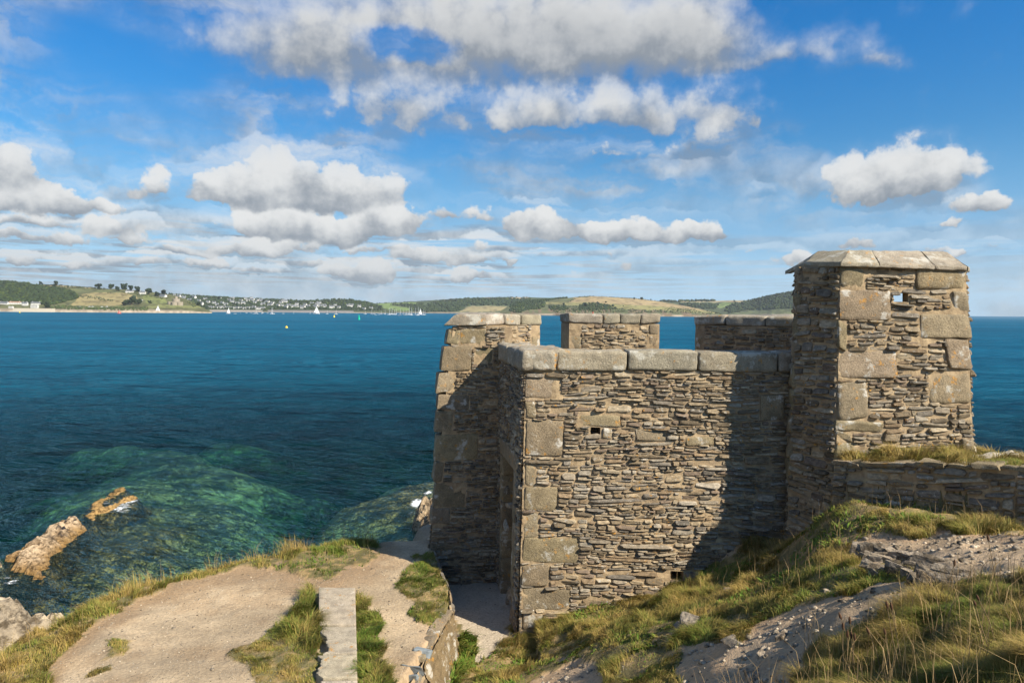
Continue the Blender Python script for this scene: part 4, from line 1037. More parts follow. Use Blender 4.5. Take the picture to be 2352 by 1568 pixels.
rockfield('sea_rock', p3, 0, lambda A, B, d_: -1.4 + sstep(d_, -.4, .7) * 1.9 + (crag(A, B, 6, .3, 1.5) - .45) * 1.7 * sstep(d_, -.3, .4), .10, rcol((.36, .27, .17), (.05, .04, .03), 6), 'jagged rock in the surf against the foot of the blockhouse', 'rock', 6)
# shore outcrop at the lower left
def W2z(pts, z): return [(onz(*D(*q), z).x, onz(*D(*q), z).y) for q in pts]
p4 = W2z([(-260, 1560), (-260, 1350), (-60, 1345), (0, 1348), (40, 1352), (100, 1336), (170, 1350), (215, 1378), (200, 1420), (100, 1480), (0, 1520), (-100, 1640)], EZ - 5.6)
def h4(A, B, d_):
    return EZ - 9.95 + sstep(d_, -.45, .7) * 3.2 + sstep(d_, .3, 1.4) * 1.3 + (crag(A, B, 8, 2.6, .9, 1.8) - .5) * 1.5 * sstep(d_, -.3, .6) - .0 * A
rockfield('rock_outcrop', p4, 0, h4, .07, rcol((.38, .31, .215), (.12, .10, .08), 8), 'pale craggy rock outcrop below the grass edge at the lower left', 'rock', 8)
# pale rocks behind the terrace at the right
for (c, lbl, s_, sz) in [((2285, 1063), 'pale rounded rock at the far edge of the terrace right of the turret', 91, .35), ((2345, 1070), 'low tan rock at the right edge behind the terrace', 92, .3), ((2212, 1040), 'small whitish rock at the foot of the turret corner', 93, .18)]:
    v_ = onz(*D(*c), EZ - 2.03); mb = MB()
    block(mb, lambda u, v, w_: np.stack([v_.x + u, v_.y + v * .6, v_.z + w_ * (.9 if s_ != 92 else .5)], -1), (-sz, -sz, -.2), (sz, sz, .13), rad=.16, n=13, seed=s_, jit=.05, skew=.05)
    mb.c[-1] = np.broadcast_to(np.array([.50, .44, .34]), mb.c[-1].shape); o_ = mb.build('pale_rock', M_ROCK, None, smooth=True); tag(o_, lbl, 'rock')
# angular slate outcrops on the bank
rng = random.Random(77); bo = [(1690, 1478, 30, 'dark cracked rock poking from the soil in the middle of the bank'), (1752, 1500, 26, 'angular rock beside the bare hollow at the bottom of the bank'), (1800, 1462, 22, 'rock with a shaded cleft right of the bare hollow'), (1590, 1432, 34, 'rock showing through the grass below the wall'), (1688, 1362, 30, 'pale rock lying high on the bank under the turret shadow'), (1730, 1560, 34, 'grey rock at the bottom edge of the bank'), (1560, 1440, 18, 'small dark stone in the grass of the bank'),
      (2060, 1275, 30, 'rounded boulder at the top of the slanting slate ledges'), (1440, 1500, 16, 'small half-buried stone in the grass tuft'), (2020, 1325, 26, 'stone at the foot of the slanting slate ledges'), (1860, 1440, 18, 'stone on the bare soil by the long grass'), (1905, 1360, 14, 'little white stone on the path')]
for i, (x_, y_, s_, lbl) in enumerate(bo):
    # find ground under the pixel by marching
    r_ = ray(*D(x_, y_)); o3 = Vector((0, 0, EYE)); s2 = 2.0
    while s2 < 16:
        h = o3 + r_ * s2
        if h.z < float(gz(h.x, h.y)): break
        s2 += .03
    m2 = s_ / 2.297 / F * s2 * .72; mb = MB(); an = rng.uniform(0, 3)
    ca, sa = math.cos(an), math.sin(an)
    block(mb, lambda u, v, w_: np.stack([h.x + u * ca - v * sa, h.y + u * sa + v * ca, h.z + w_ + u * .2], -1), (-m2, -m2 * .6, -m2 * .5), (m2, m2 * .6, m2 * .45), rad=m2 * .25, n=9, seed=950 + i, jit=m2 * .16, skew=m2 * .25)
    cc = np.array([.31, .255, .19]) if i % 3 else np.array([.24, .205, .16]); mb.c[-1] = np.broadcast_to(cc, mb.c[-1].shape); o_ = mb.build('bank_rock', M_ROCK, None, smooth=False); tag(o_, lbl, 'rock')
# slanting slate ledges
led = empty('slate_ledge', (0, 0, 0), 'slanting fins of grey slate breaking through the path on the bank', 'rock ledge')
c0_ = None
for i in range(34):
    x_ = 1990 + rng.uniform(0, 190); y_ = 1275 + (x_ - 1990) * .22 + rng.uniform(-14, 38)
    r_ = ray(*D(x_, y_)); s2 = 2.0
    while s2 < 16:
        h = o3 + r_ * s2
        if h.z < float(gz(h.x, h.y)): break
        s2 += .03
    h0 = h.copy(); l = rng.uniform(.06, .18); 
    mb = MB(); an = R(-38) + rng.gauss(0, .12); ca, sa = math.cos(an), math.sin(an)
    block(mb, lambda u, v, w_: np.stack([h0.x + u * ca - v * sa, h0.y + u * sa + v * ca, h0.z + w_ + v * .5], -1), (-l, -.02, -.08), (l, .03, .05 + rng.uniform(0, .03)), rad=.008, n=7, seed=980 + i, jit=.010, skew=.02)
    mb.c[-1] = np.broadcast_to(np.array([.27, .225, .17]) * rng.uniform(.7, 1.25), mb.c[-1].shape)
    if c0_ is None: c0_ = MB()
    c0_.add(mb.v[0], mb.f, 0, mb.c[0])
c0_.build('fins', M_ROCK, led)

# ================================================================== far shore
def hz(px): return 315.6 - (972 - px) * .0096
class Layer:
    def __init__(s, name, ctrl, gexp=.85, seed=0, amp=.5):
        s.c = np.array(ctrl, float); s.g = gexp; s.seed = seed; s.name = name; s.amp = amp
    def prm(s, px):
        c = s.c; f = lambda k_: np.interp(px, c[:, 0], c[:, k_])
        return f(1), f(2), f(3), f(4)
    def pt(s, px, tt):
        ys_, yr, ds, dr = s.prm(px); px = np.asarray(px, float); tt = np.asarray(tt, float)
        dep_ = ds + (dr - ds) * np.clip(tt, 0, 1.4)
        yr = yr + (fbm(px * .12, 0, 0, s.seed, 4) - .5) * s.amp
        py = ys_ + (yr - ys_) * np.where(tt <= 1, np.clip(tt, 0, 1) ** s.g, 1)
        py = py + (fbm(px * .08, tt * 4, 0, s.seed + 3, 4) - .5) * 1.6 * np.sin(np.clip(tt, 0, 1) * math.pi)
        o = np.stack([(px - 512) / F, -(py - 341) / F, -np.ones_like(px)], -1) @ MCn.T
        k_ = dep_ / o[..., 1]; P_ = o * k_[..., None]; P_[..., 2] += EYE
        P_[..., 2] -= np.maximum(tt - 1, 0) * 160
        return P_
    def find(s, px, py):     # t on the layer for a pixel
        ys_, yr, ds, dr = s.prm(px)
        q = (py - ys_) / (yr - ys_); return float(np.clip(q, 0, 1) ** (1 / s.g))
    def place(s, px, py):
        return Vector(s.pt(np.array([float(px)]), np.array([s.find(px, py)]))[0])
L1 = Layer('headland', [(-420, 311.2, 311.0, 1500, 1540), (-330, 311.3, 292, 1480, 1950), (-200, 311.4, 283, 1480, 2050), (-90, 311.4, 281.0, 1500, 2050), (0, 311.4, 282, 1540, 2080), (35, 311.4, 284.4, 1560, 2080), (58, 311.4, 284.8, 1580, 2080), (99, 311.5, 288, 1600, 2060), (117, 311.5, 288.4, 1600, 2050), (140, 311.5, 290, 1620, 2020), (170, 311.6, 294, 1650, 1950), (186, 311.7, 298.5, 1680, 1880), (200, 311.7, 306, 1700, 1800), (212, 311.8, 311.6, 1720, 1740)], .8, 1)
L2 = Layer('town_hill', [(140, 311.6, 292.5, 2300, 2900), (170, 311.6, 294, 2350, 2950), (199, 311.7, 296, 2400, 3000), (234, 311.9, 298.2, 2500, 3050), (275, 312, 299.9, 2600, 3100), (320, 312.2, 299.6, 2700, 3200), (350, 312.4, 299.3, 2700, 3200), (367, 312.5, 302, 2750, 3100), (380, 312.6, 306, 2750, 3000), (396, 312.8, 312.4, 2750, 2800)], .9, 2)
L3 = Layer('valley_fields', [(340, 312.6, 304, 3300, 4000), (379, 312.7, 302.8, 3300, 4100), (414, 312.8, 301, 3200, 4100), (455, 313, 298.4, 3000, 4000), (484, 313.4, 296.9, 2900, 4000), (525, 313.9, 296.8, 2900, 4000), (560, 314.4, 297.6, 2900, 4000), (620, 315, 299.2, 2900, 4000), (640, 315, 306, 2900, 3500)], .8, 3)
L5 = Layer('cliff_headland', [(500, 313.9, 311, 2250, 2350), (508, 314, 305.6, 2200, 2500), (520, 314.2, 301.2, 2150, 2700), (553, 314.6, 298.9, 2100, 2800), (573, 314.9, 296.9, 2050, 2800), (590, 315, 295.6, 2050, 2800), (633, 315.2, 297.9, 2100, 2850), (659, 315.4, 301, 2200, 2850), (690, 315.5, 306.5, 2250, 2700), (712, 315.5, 311.5, 2300, 2500), (726, 315.5, 315.2, 2350, 2380)], .75, 4)
L6 = Layer('wooded_hill', [(625, 315, 301.6, 3000, 3900), (679, 315.2, 300.7, 3000, 3900), (720, 315.3, 300.2, 2900, 3800), (752, 315.4, 299.6, 2800, 3500), (765, 315.5, 296.8, 2700, 3300), (772, 315.6, 295, 2650, 3200), (792, 315.7, 292.2, 2600, 3100), (830, 315.8, 291, 2600, 3000), (850, 316, 296, 2600, 2900), (870, 316.2, 316, 2600, 2650)], .8, 5)
FIELDS = {
 'headland': [((.11, .115, .045), None), ((.30, .235, .13), [Z1(*q) for q in [(320, 122), (520, 123), (760, 140), (860, 150), (840, 158), (600, 140), (320, 132)]]), ((.26, .215, .095), [Z1(*q) for q in [(600, 300), (660, 240), (700, 200), (820, 192), (1080, 190), (1180, 230), (1100, 290), (980, 300), (700, 300)]]),
   ((.17, .18, .065), [Z1(*q) for q in [(1200, 320), (1250, 295), (1440, 290), (1700, 305), (1740, 325)]]), ((.12, .13, .05), [Z1(*q) for q in [(640, 190), (560, 160), (880, 165), (1060, 185), (830, 190)]]),
   ((.17, .19, .06), [Z1(*q) for q in [(1215, 230), (1250, 210), (1420, 250), (1440, 285), (1260, 290)]])],
 'town_hill': [((.055, .075, .03), None), ((.15, .20, .07), [Z2(*q) for q in [(510, 260), (690, 252), (680, 285), (520, 275)]])],
 'valley_fields': [((.065, .09, .035), None), ((.17, .24, .065), [Z2(*q) for q in [(1090, 285), (1400, 272), (1480, 290), (1360, 345), (1130, 345)]]), ((.33, .25, .14), [Z2(*q) for q in [(1600, 262), (1850, 240), (2150, 228), (2400, 228), (2400, 262), (2200, 240), (1880, 250), (1650, 268)]]), ((.30, .25, .12), [Z2(*q) for q in [(1790, 352), (1860, 310), (2000, 305), (2240, 308), (2200, 350), (1900, 356)]]), ((.10, .12, .05), [Z2(*q) for q in [(1200, 300), (1380, 290), (1340, 320)]])],
 'cliff_headland': [((.12, .13, .055), None), ((.33, .25, .125), [Z3(*q) for q in [(505, 245), (560, 205), (690, 192), (1020, 208), (1200, 230), (1500, 262), (1700, 305), (1660, 318), (1480, 300), (1250, 275), (1100, 262), (900, 255), (650, 240)]]), ((.24, .22, .085), [Z3(*q) for q in [(330, 250), (340, 235), (505, 240), (640, 240), (880, 255), (1100, 262), (1300, 278), (1660, 318), (1500, 322), (1250, 300), (1000, 295), (860, 280)]])],
 'wooded_hill': [((.07, .09, .035), None), ((.33, .27, .15), [Z3(*q) for q in [(1200, 232), (1500, 228), (1880, 218), (1850, 238), (1500, 240)]]), ((.17, .23, .07), [Z3(*q) for q in [(1620, 262), (1700, 240), (1790, 245), (1740, 275), (1640, 280)]]), ((.20, .20, .10), [Z3(*q) for q in [(1350, 240), (1700, 235), (1720, 240), (1380, 248)]]), ((.12, .14, .06), [Z3(*q) for q in [(1760, 325), (1850, 300), (2200, 292), (2300, 330)]])]}
def build_layer(L, step=.8, rocky=.07):
    x0_, x1_ = L.c[0, 0], L.c[-1, 0]; px = np.arange(x0_, x1_ + step, step); tt = np.concatenate([[-.04], np.linspace(0, 1, 46), [1.1, 1.4]])
    A, B = np.meshgrid(px, tt); P_ = L.pt(A, np.maximum(B, 0)); P_[..., 2] -= (np.maximum(B - 1, 0)) * 160; P_[0, :, 2] = -3
    qx, qy = proj(P_[..., 0], P_[..., 1], P_[..., 2])
    fs = FIELDS[L.name]; col = np.broadcast_to(np.array(fs[0][0]), A.shape + (3,)).copy()
    wob = (fbm(A * .15, B * 9, 0, 3, 4) - .5)
    for c, poly in fs[1:]: col[inpoly(qx + wob * 6, qy + wob * 2.2, poly)] = c
    pat = sstep(fbm(A * .22, B * 18, 0, 9, 4, .6), .54, .60); col = col * (1 - .38 * pat[..., None])
    n_ = fbm(A * .5, B * 10, 0, 19, 4)
    cl2 = sstep(B * (.6 + n_), rocky, rocky * .5)[..., None]; col = col * (1 - cl2) + (np.array([.33, .275, .20]) * (.45 + .9 * n_[..., None])) * cl2
    if L.name == 'cliff_headland':
        cl3 = (sstep(B, .34, .24) * sstep(fbm(A * .3, B * 5, 0, 29, 4), .42, .55))[..., None]; col = col * (1 - cl3) + np.array([.17, .125, .075]) * (.5 + n_[..., None]) * cl3
    o_ = grid_mesh(L.name, P_[..., 0], P_[..., 1], P_[..., 2], M_FAR, col, None, True); tag(o_, kind='structure')
for L in (L1, L2, L3, L5, L6): build_layer(L, rocky=.10 if L is L1 else .07)

# foliage masses and single trees
def icos(sub=1):
    import bmesh
    bm = bmesh.new(); bmesh.ops.create_icosphere(bm, subdivisions=sub, radius=1); v = np.array([q.co[:] for q in bm.verts]); f = np.array([[q.index for q in p_.verts] for p_ in bm.faces]); bm.free(); return v, f
IV, IF = icos(2); IV1, IF1 = icos(1)
def blobs(name, cent, rad, cols, m_, hi=True, squash=.85):
    V0, F0 = (IV, IF) if hi else (IV1, IF1); n_ = len(cent); cent = np.array(cent); rad = np.array(rad)
    V = V0[None] * rad[:, None, None]; V[..., 2] *= squash
    ph = np.arange(n_)[:, None] * 7.31
    nz = fbm(V0[None, :, 0] * 2.2 + ph, V0[None, :, 1] * 2.2, V0[None, :, 2] * 2.2, 3, 3, .6)
    V = V * (.62 + .76 * nz[..., None]) + cent[:, None, :]
    Fs = (F0[None] + (np.arange(n_) * len(V0))[:, None, None]).reshape(-1, 3); V = V.reshape(-1, 3)
    c = (np.array(cols)[:, None, :] * (.7 + .6 * nz[..., None])).reshape(-1, 3)
    me = bpy.data.meshes.new(name); me.vertices.add(len(V)); me.vertices.foreach_set('co', V.astype(np.float32).ravel())
    me.loops.add(Fs.size); me.loops.foreach_set('vertex_index', Fs.astype(np.int32).ravel()); me.polygons.add(len(Fs)); me.polygons.foreach_set('loop_start', np.arange(0, Fs.size, 3, dtype=np.int32)); me.update(calc_edges=True)
    me.materials.append(m_); a = me.color_attributes.new('Col', 'FLOAT_COLOR', 'POINT'); a.data.foreach_set('color', np.c_[c, np.ones(len(c))].astype(np.float32).ravel())
    return addobj(name, me)
rs = np.random.RandomState(4)
def wood(L, polys, dens, rpx, col, name='woodland', label=None):
    cent = []; rad = []; cols = []
    for poly in polys:
        p_ = np.array(poly); area = (p_[:, 0].max() - p_[:, 0].min()) * (p_[:, 1].max() - p_[:, 1].min()); n_ = int(area * dens)
        x = rs.uniform(p_[:, 0].min(), p_[:, 0].max(), n_); y = rs.uniform(p_[:, 1].min(), p_[:, 1].max(), n_); ok = inpoly(x, y, poly)
        for a, b in zip(x[ok], y[ok]):
            if not (L.c[0, 0] < a < L.c[-1, 0]): continue
            q = L.place(a, b); r = rs.uniform(*rpx) * q.y / F
            cent.append((q.x, q.y, q.z + r * .45)); rad.append(r)
            tn = rs.uniform(.6, 1.35); cc = np.array(col) * tn
            if rs.rand() < .12: cc = cc * np.array([1.7, 1.5, .9])
            cols.append(cc)
    o_ = blobs(name, cent, rad, cols, M_LEAF, False); return tag(o_, label, 'woodland', None, 'stuff')
G = (.026, .042, .014); GD = (.018, .030, .013)
wood(L1, [[Z1(*q) for q in [(-2400, 118), (-1200, 98), (0, 92), (230, 115), (330, 135), (440, 150), (560, 165), (640, 195), (670, 240), (540, 275), (430, 300), (300, 290), (180, 275), (-1200, 270), (-2400, 240)]]], 1.3, (1.0, 2.2), G, label='dense dark wood covering the hillside at the far left')
wood(L1, [[Z1(*q) for q in [(430, 320), (470, 300), (600, 308), (760, 316), (900, 320), (1100, 315), (1270, 318), (1260, 345), (1000, 343), (700, 335), (440, 340)]]], 1.2, (.5, 1.1), (.055, .08, .028), 'shrubland', 'scrub along the low cliff top of the left headland')
wood(L1, [[Z1(*q) for q in [(860, 195), (1060, 185), (1180, 195), (1300, 215), (1440, 245), (1430, 255), (1250, 225), (1050, 195)]], [Z1(*q) for q in [(640, 200), (900, 240), (1000, 260), (900, 262), (700, 240)]], [Z1(*q) for q in [(320, 124), (880, 158), (880, 166), (600, 150), (320, 138)]], [Z1(*q) for q in [(1600, 270), (1700, 275), (1730, 320), (1650, 315)]]], .55, (.4, .8), (.05, .07, .028), 'hedgerows', 'thin hedges and bushes across the tan meadow of the left headland')
wood(L1, [[Z1(*q) for q in [(0, 106), (330, 113), (520, 114), (800, 135), (900, 146), (900, 152), (780, 143), (500, 122), (0, 112)]]], 2.0, (.35, .7), GD, 'skyline_hedge', 'dark hedge along the skyline above the tan strip field')
wood(L2, [[Z1(*q) for q in [(1440, 200), (1700, 215), (2000, 228), (2360, 245), (2360, 335), (1750, 330), (1560, 290)]], [Z2(*q) for q in [(0, 250), (250, 250), (390, 260), (520, 262), (700, 245), (870, 250), (1000, 268), (1120, 310), (1130, 345), (800, 335), (400, 335), (0, 335)]]], 1.15, (.7, 1.5), (.026, .042, .016), label='trees and gardens massed between the village houses')
wood(L3, [[Z2(*q) for q in [(1490, 358), (1480, 310), (1560, 280), (1640, 262), (1830, 245), (2080, 240), (2400, 245), (2400, 290), (2200, 300), (1850, 302), (1780, 352)]], [Z2(*q) for q in [(1200, 295), (1340, 290), (1480, 285), (1500, 350), (1380, 345), (1340, 310)]]], 1.3, (.8, 1.7), G, label='broad wood sloping down to the water in the middle of the far shore')
wood(L3, [[Z2(*q) for q in [(1040, 278), (1480, 262), (1900, 236), (2150, 226), (2400, 224), (2400, 228), (1900, 241), (1480, 268), (1040, 284)]], [Z2(*q) for q in [(1140, 330), (1240, 325), (1240, 350), (1140, 350)]]], 1.6, (.3, .65), GD, 'skyline_hedge', 'thin hedge following the skyline above the green valley fields')
wood(L5, [[Z3(*q) for q in [(70, 312), (80, 250), (200, 225), (280, 212), (380, 190), (505, 182), (510, 205), (420, 218), (340, 232), (330, 285), (200, 300), (150, 320)]], [Z3(*q) for q in [(600, 260), (700, 245), (860, 268), (880, 290), (780, 300), (600, 300)]], [Z3(*q) for q in [(360, 270), (520, 275), (500, 300), (380, 300)]]], 1.6, (.6, 1.4), G, label='wood on the ridge and shore of the tan-field headland')
wood(L5, [[Z3(*q) for q in [(400, 262), (640, 268), (900, 285), (1200, 300), (1300, 275), (1500, 300), (1700, 318), (1600, 330), (1200, 320), (700, 322), (400, 318)]]], .9, (.35, .8), (.05, .065, .026), 'shrubland', 'scrub over the cliffs of the tan-field headland')
wood(L5, [[Z3(*q) for q in [(500, 245), (570, 200), (680, 188), (1020, 204), (1200, 226), (1200, 231), (1000, 212), (680, 195), (580, 208), (515, 246)]]], 1.6, (.25, .5), GD, 'skyline_hedge', 'hedge edging the large tan field on the skyline')
wood(L6, [[Z3(*q) for q in [(1690, 305), (1700, 270), (1800, 240), (1940, 212), (2080, 178), (2200, 160), (2500, 150), (2500, 300), (2200, 288), (1850, 300), (1740, 325)]], [Z3(*q) for q in [(1330, 250), (1500, 246), (1640, 262), (1620, 290), (1500, 290)]], [Z3(*q) for q in [(1200, 226), (1330, 228), (1640, 222), (1640, 232), (1330, 240), (1200, 234)]]], 1.3, (.8, 1.6), G, label='wooded hill behind the right merlon and the turret')
nt = 0
def tree(L, zf, x, y, r, lbl, col=GD, cat='tree', grp='trees standing on the far skyline'):
    px, py = zf(x, y + r * .8); rp = r * (.1169 if zf in (Z1, Z2) else .1329); q = L.place(px, py); sc_ = q.y / F; R_ = rp * sc_ * .78
    px2, py2 = zf(x, y); zc_ = q.z + (py - py2) * sc_
    tr_ = empty('tree', (0, 0, 0), lbl, cat, grp)
    n_ = 14; cent = []; rad = []
    for i in range(n_):
        a = rs.uniform(0, 6.28); d_ = rs.uniform(0, .72) * R_; cent.append((q.x + math.cos(a) * d_, q.y + math.sin(a) * d_, zc_ + rs.uniform(-.75, .4) * R_)); rad.append(R_ * rs.uniform(.28, .55))
    o_ = blobs('crown', cent, rad, [np.array(col) * rs.uniform(.7, 1.3) for _ in range(n_)], M_LEAF, False); o_.parent = tr_
    mb = MB(); mb.tube([(q.x, q.y, q.z - 2), (q.x + R_ * .03, q.y, (q.z + zc_) / 2), (q.x, q.y, zc_)], [R_ * .12, R_ * .09, R_ * .05], 6, 0, (.09, .07, .05)); mb.build('trunk', M_FAR, tr_)
T = [(L1, Z1, 345, 103, 24, 'left of the two round trees on the skyline above the tan strip field'), (L1, Z1, 478, 103, 30, 'right, larger of the two round trees on the skyline above the tan strip field'), (L1, Z1, 462, 128, 20, 'small tree under the right skyline tree, at the edge of the tan strip field'),
     (L1, Z1, 845, 130, 38, 'broad lone tree on the skyline where the tan strip field ends'), (L1, Z1, 948, 132, 32, 'leftmost tree of the skyline grove above the white farmhouse'), (L1, Z1, 1060, 130, 42, 'tallest tree of the skyline grove above the white farmhouse'), (L1, Z1, 1005, 152, 32, 'low dark tree in front of the skyline grove'),
     (L1, Z1, 1120, 145, 32, 'tree on the right of the tallest one in the skyline grove'), (L1, Z1, 1180, 155, 34, 'lighter green tree at the right end of the skyline grove'), (L1, Z1, 1275, 172, 40, 'round tree on the skyline right of the long white house'), (L1, Z1, 1400, 185, 46, 'big dark tree on the skyline just left of the village'), (L1, Z1, 1345, 195, 30, 'lower tree between two skyline trees near the village'),
     (L1, Z1, 1125, 245, 60, 'largest dark tree, standing alone in the meadow left of the round castle'), (L1, Z1, 1190, 262, 36, 'right shoulder tree of the large dark clump in the meadow'), (L1, Z1, 1065, 270, 36, 'left foot tree of the large dark clump in the meadow'), (L1, Z1, 1285, 265, 24, 'small yellowish tree between the dark clump and the round castle'),
     (L1, Z1, 405, 288, 42, 'yellow-green tree by the bungalows at the foot of the wood'), (L2, Z2, 125, 252, 22, 'left of two dark skyline trees above the village'), (L2, Z2, 175, 252, 20, 'right of two dark skyline trees above the village'), (L2, Z2, 350, 270, 18, 'round tree standing over the middle of the village'), (L2, Z2, 948, 243, 9, 'tiny lone tree on the bare skyline right of the village'), (L2, Z2, 640, 243, 7, 'tiny bush-like tree on the skyline above the village'),
     (L5, Z3, 645, 252, 26, 'dark cone-shaped tree at the head of the cliff gully'), (L5, Z3, 480, 254, 15, 'small round tree in the field left of the cliff gully'), (L5, Z3, 735, 243, 16, 'flat-topped pine right of the dark tree on the cliff'), (L5, Z3, 797, 236, 10, 'thin pine standing above the cliff scrub'), (L5, Z3, 1068, 208, 17, 'largest tree on the skyline of the big tan field'), (L5, Z3, 1008, 209, 11, 'low tree left of the largest one on the tan field skyline'), (L5, Z3, 1135, 216, 9, 'small tree right of the largest one on the tan field skyline'),
     (L5, Z3, 927, 267, 7, 'little lone bush-like tree in the middle of the tan field headland'), (L6, Z3, 1265, 226, 13, 'round skyline tree where the tan field slopes away'), (L6, Z3, 1560, 228, 9, 'small skyline tree left of the right merlon gap'), (L6, Z3, 1763, 227, 10, 'skyline tree above the small green field'), (L1, Z1, 1700, 230, 26, 'tree at the left edge of the village below the skyline'), (L2, Z1, 1875, 232, 26, 'tree between white houses at the top of the village'), (L2, Z1, 2260, 252, 24, 'dark tree on the skyline by the tall white house')]
for q in T: tree(*q)

# houses
M_WALL = m_flat('white_render', (.60, .59, .56), .8, .05, .3); M_ROOF = m_flat('dark_slate_roof', (.13, .14, .155), .7, .2, .3); M_TAN = m_flat('tan_roof', (.36, .22, .15), .8, .1, .3); M_PANE = m_flat('dark_window', (.06, .08, .10), .3, .1, 1); M_STN = m_flat('castle_stone', (.30, .26, .20), .9, .25, .15)
def house_proto(w_, d_, h_, rh, roofm=M_ROOF, wallm=M_WALL, floors=2):
    r_ = empty('house', (0, 0, 0)); mb = MB(); mb.box(-w_ / 2, -d_ / 2, -4, w_ / 2, d_ / 2, h_); 
    mb.add([(-w_ / 2, -d_ / 2, h_), (-w_ / 2, d_ / 2, h_), (-w_ / 2, 0, h_ + rh), (w_ / 2, -d_ / 2, h_), (w_ / 2, d_ / 2, h_), (w_ / 2, 0, h_ + rh)], [(0, 2, 1), (3, 4, 5)]); o_ = mb.build('wall', wallm); o_.parent = r_
    mb = MB(); e = .5; k_ = rh / (d_ / 2) * e
    for sg in (-1, 1):
        q = [(-w_ / 2 - e, sg * (d_ / 2 + e), h_ - k_), (w_ / 2 + e, sg * (d_ / 2 + e), h_ - k_), (w_ / 2 + e, 0, h_ + rh), (-w_ / 2 - e, 0, h_ + rh)]
        mb.hexa(q, [(a, b, c + .35) for a, b, c in q])
    rf = mb.build('roof', roofm); rf.parent = r_
    for cx in (-w_ * .38, w_ * .38):
        mb = MB(); mb.box(cx - .5, -.4, h_ + rh - .8, cx + .5, .4, h_ + rh + 1.5); c_ = mb.build('chimney', wallm); c_.parent = rf
    n_ = max(2, int(w_ / 3.2))
    for fl in range(floors):
        for i in range(n_):
            x_ = -w_ / 2 + w_ * (i + .5) / n_; z_ = h_ * (fl + .5) / floors; mb = MB(); mb.box(x_ - .55, -d_ / 2 - .06, z_ - .6, x_ + .55, -d_ / 2 + .1, z_ + .7); o_ = mb.build('window', M_PANE); o_.parent = r_
    return r_
def copy_tree(o, parent=None):
    c = o.copy(); COL.objects.link(c)
    for k_ in ('label', 'category', 'group'):
        if parent is None and k_ in c: del c[k_]
    if parent is not None: c.parent = parent
    for ch in o.children: copy_tree(ch, c)
    return c
P_A = house_proto(11, 7, 5.6, 2.6); P_B = house_proto(15, 8, 6, 3); P_C = house_proto(20, 8, 3.4, 2.4, floors=1); P_D = house_proto(12, 9, 8.5, 2.6, floors=3); P_E = house_proto(24, 9, 3.6, 2, M_TAN, M_WALL, 1)
used = set()
def put(pr, L, zf, x, y, lbl, grp=None, rz=None, s_=1.0, cat='house'):
    if id(pr) not in used: o_ = pr; used.add(id(pr))
    else: o_ = copy_tree(pr)
    q = L.place(*zf(x, y)); o_.location = q; o_.rotation_euler = (0, 0, rz if rz is not None else rs.uniform(-.5, .5)); o_.scale = (s_,) * 3
    tag(o_, lbl, cat, grp); return o_
H = [(P_C, L1, Z1, 1110, 188, 'long low white farmhouse just under the skyline grove'), (P_B, L1, Z1, 1220, 205, 'bright white house on the hillside right of the white farmhouse'), (P_C, L1, Z1, 310, 290, 'pale bungalow between the dark wood and the yellow-green tree'), (P_E, L1, Z1, 130, 288, 'long low house with a reddish roof near the sea wall'), (P_C, L1, Z1, 35, 290, 'white bungalow at the left edge of the photo'), (P_A, L1, Z1, 215, 300, 'small white cottage above the sea wall, left of the pale bungalow'),
     (P_C, L1, Z1, 1395, 225, 'long grey-roofed building on the slope above the round castle'), (P_A, L2, Z1, 1492, 220, 'white gable topmost at the left end of the village'), (P_B, L2, Z1, 1620, 258, 'large white gabled house right of the round castle'), (P_B, L2, Z1, 1755, 252, 'pair of white gables high on the slope right of the castle'), (P_B, L2, Z1, 1700, 268, 'white house below the pair of high gables'), (P_D, L2, Z1, 2150, 250, 'tall white house with tan roof on the village skyline'), (P_D, L2, Z2, 400, 298, 'largest white villa in the middle of the village'), (P_D, L2, Z2, 730, 306, 'tall white house toward the right end of the village'), (P_B, L2, Z2, 635, 303, 'white house left of the tall one at the right end of the village'), (P_A, L2, Z2, 835, 308, 'last white house of the upper row at the right end of the village'), (P_B, L2, Z2, 1035, 332, 'white house by the water at the far right end of the village'), (P_B, L2, Z2, 975, 335, 'white waterside house left of the last one in the village')]
for q in H: put(*q)
gl_ = 'small white rendered house among the trees of the village'
vill = [(1530, 235), (1575, 240), (1555, 255), (1880, 248), (1900, 290), (1830, 285), (1855, 300), (1960, 265), (1985, 280), (2060, 270), (2080, 290), (1930, 300), (2030, 290), (2120, 265), (2230, 265), (2290, 275), (2250, 300), (2310, 310), (2180, 285), (1720, 295), (1780, 280), (2330, 290), (1660, 240), (2100, 250), (1990, 250)]
for (x, y) in vill: put(rs.choice([P_A, P_B, P_A]), L2, Z1, x, y, gl_, 'white houses of the village across the bay', s_=rs.uniform(1.05, 1.45))
vill2 = [(20, 262), (95, 270), (60, 265), (140, 280), (35, 325), (180, 310), (200, 290), (265, 285), (300, 278), (240, 310), (275, 308), (330, 310), (470, 300), (500, 315), (530, 292), (575, 300), (600, 318), (640, 322), (700, 325), (560, 318), (760, 322), (110, 300), (370, 320), (865, 312), (400, 318), (450, 325), (310, 325), (935, 318), (590, 290), (285, 270)]
for (x, y) in vill2: put(rs.choice([P_A, P_B, P_A]), L2, Z2, x, y, gl_, 'white houses of the village across the bay', s_=rs.uniform(1.05, 1.45))
wf = 'bright white waterfront house in the row behind the village quay'
for i in range(15): put(rs.choice([P_A, P_B]), L2, Z1, 1790 + i * 33 + rs.uniform(-5, 5), 322 + rs.uniform(-3, 4) + i * .5, wf, 'white waterfront houses along the quay', rz=rs.uniform(-.15, .15), s_=rs.uniform(.8, 1.05))
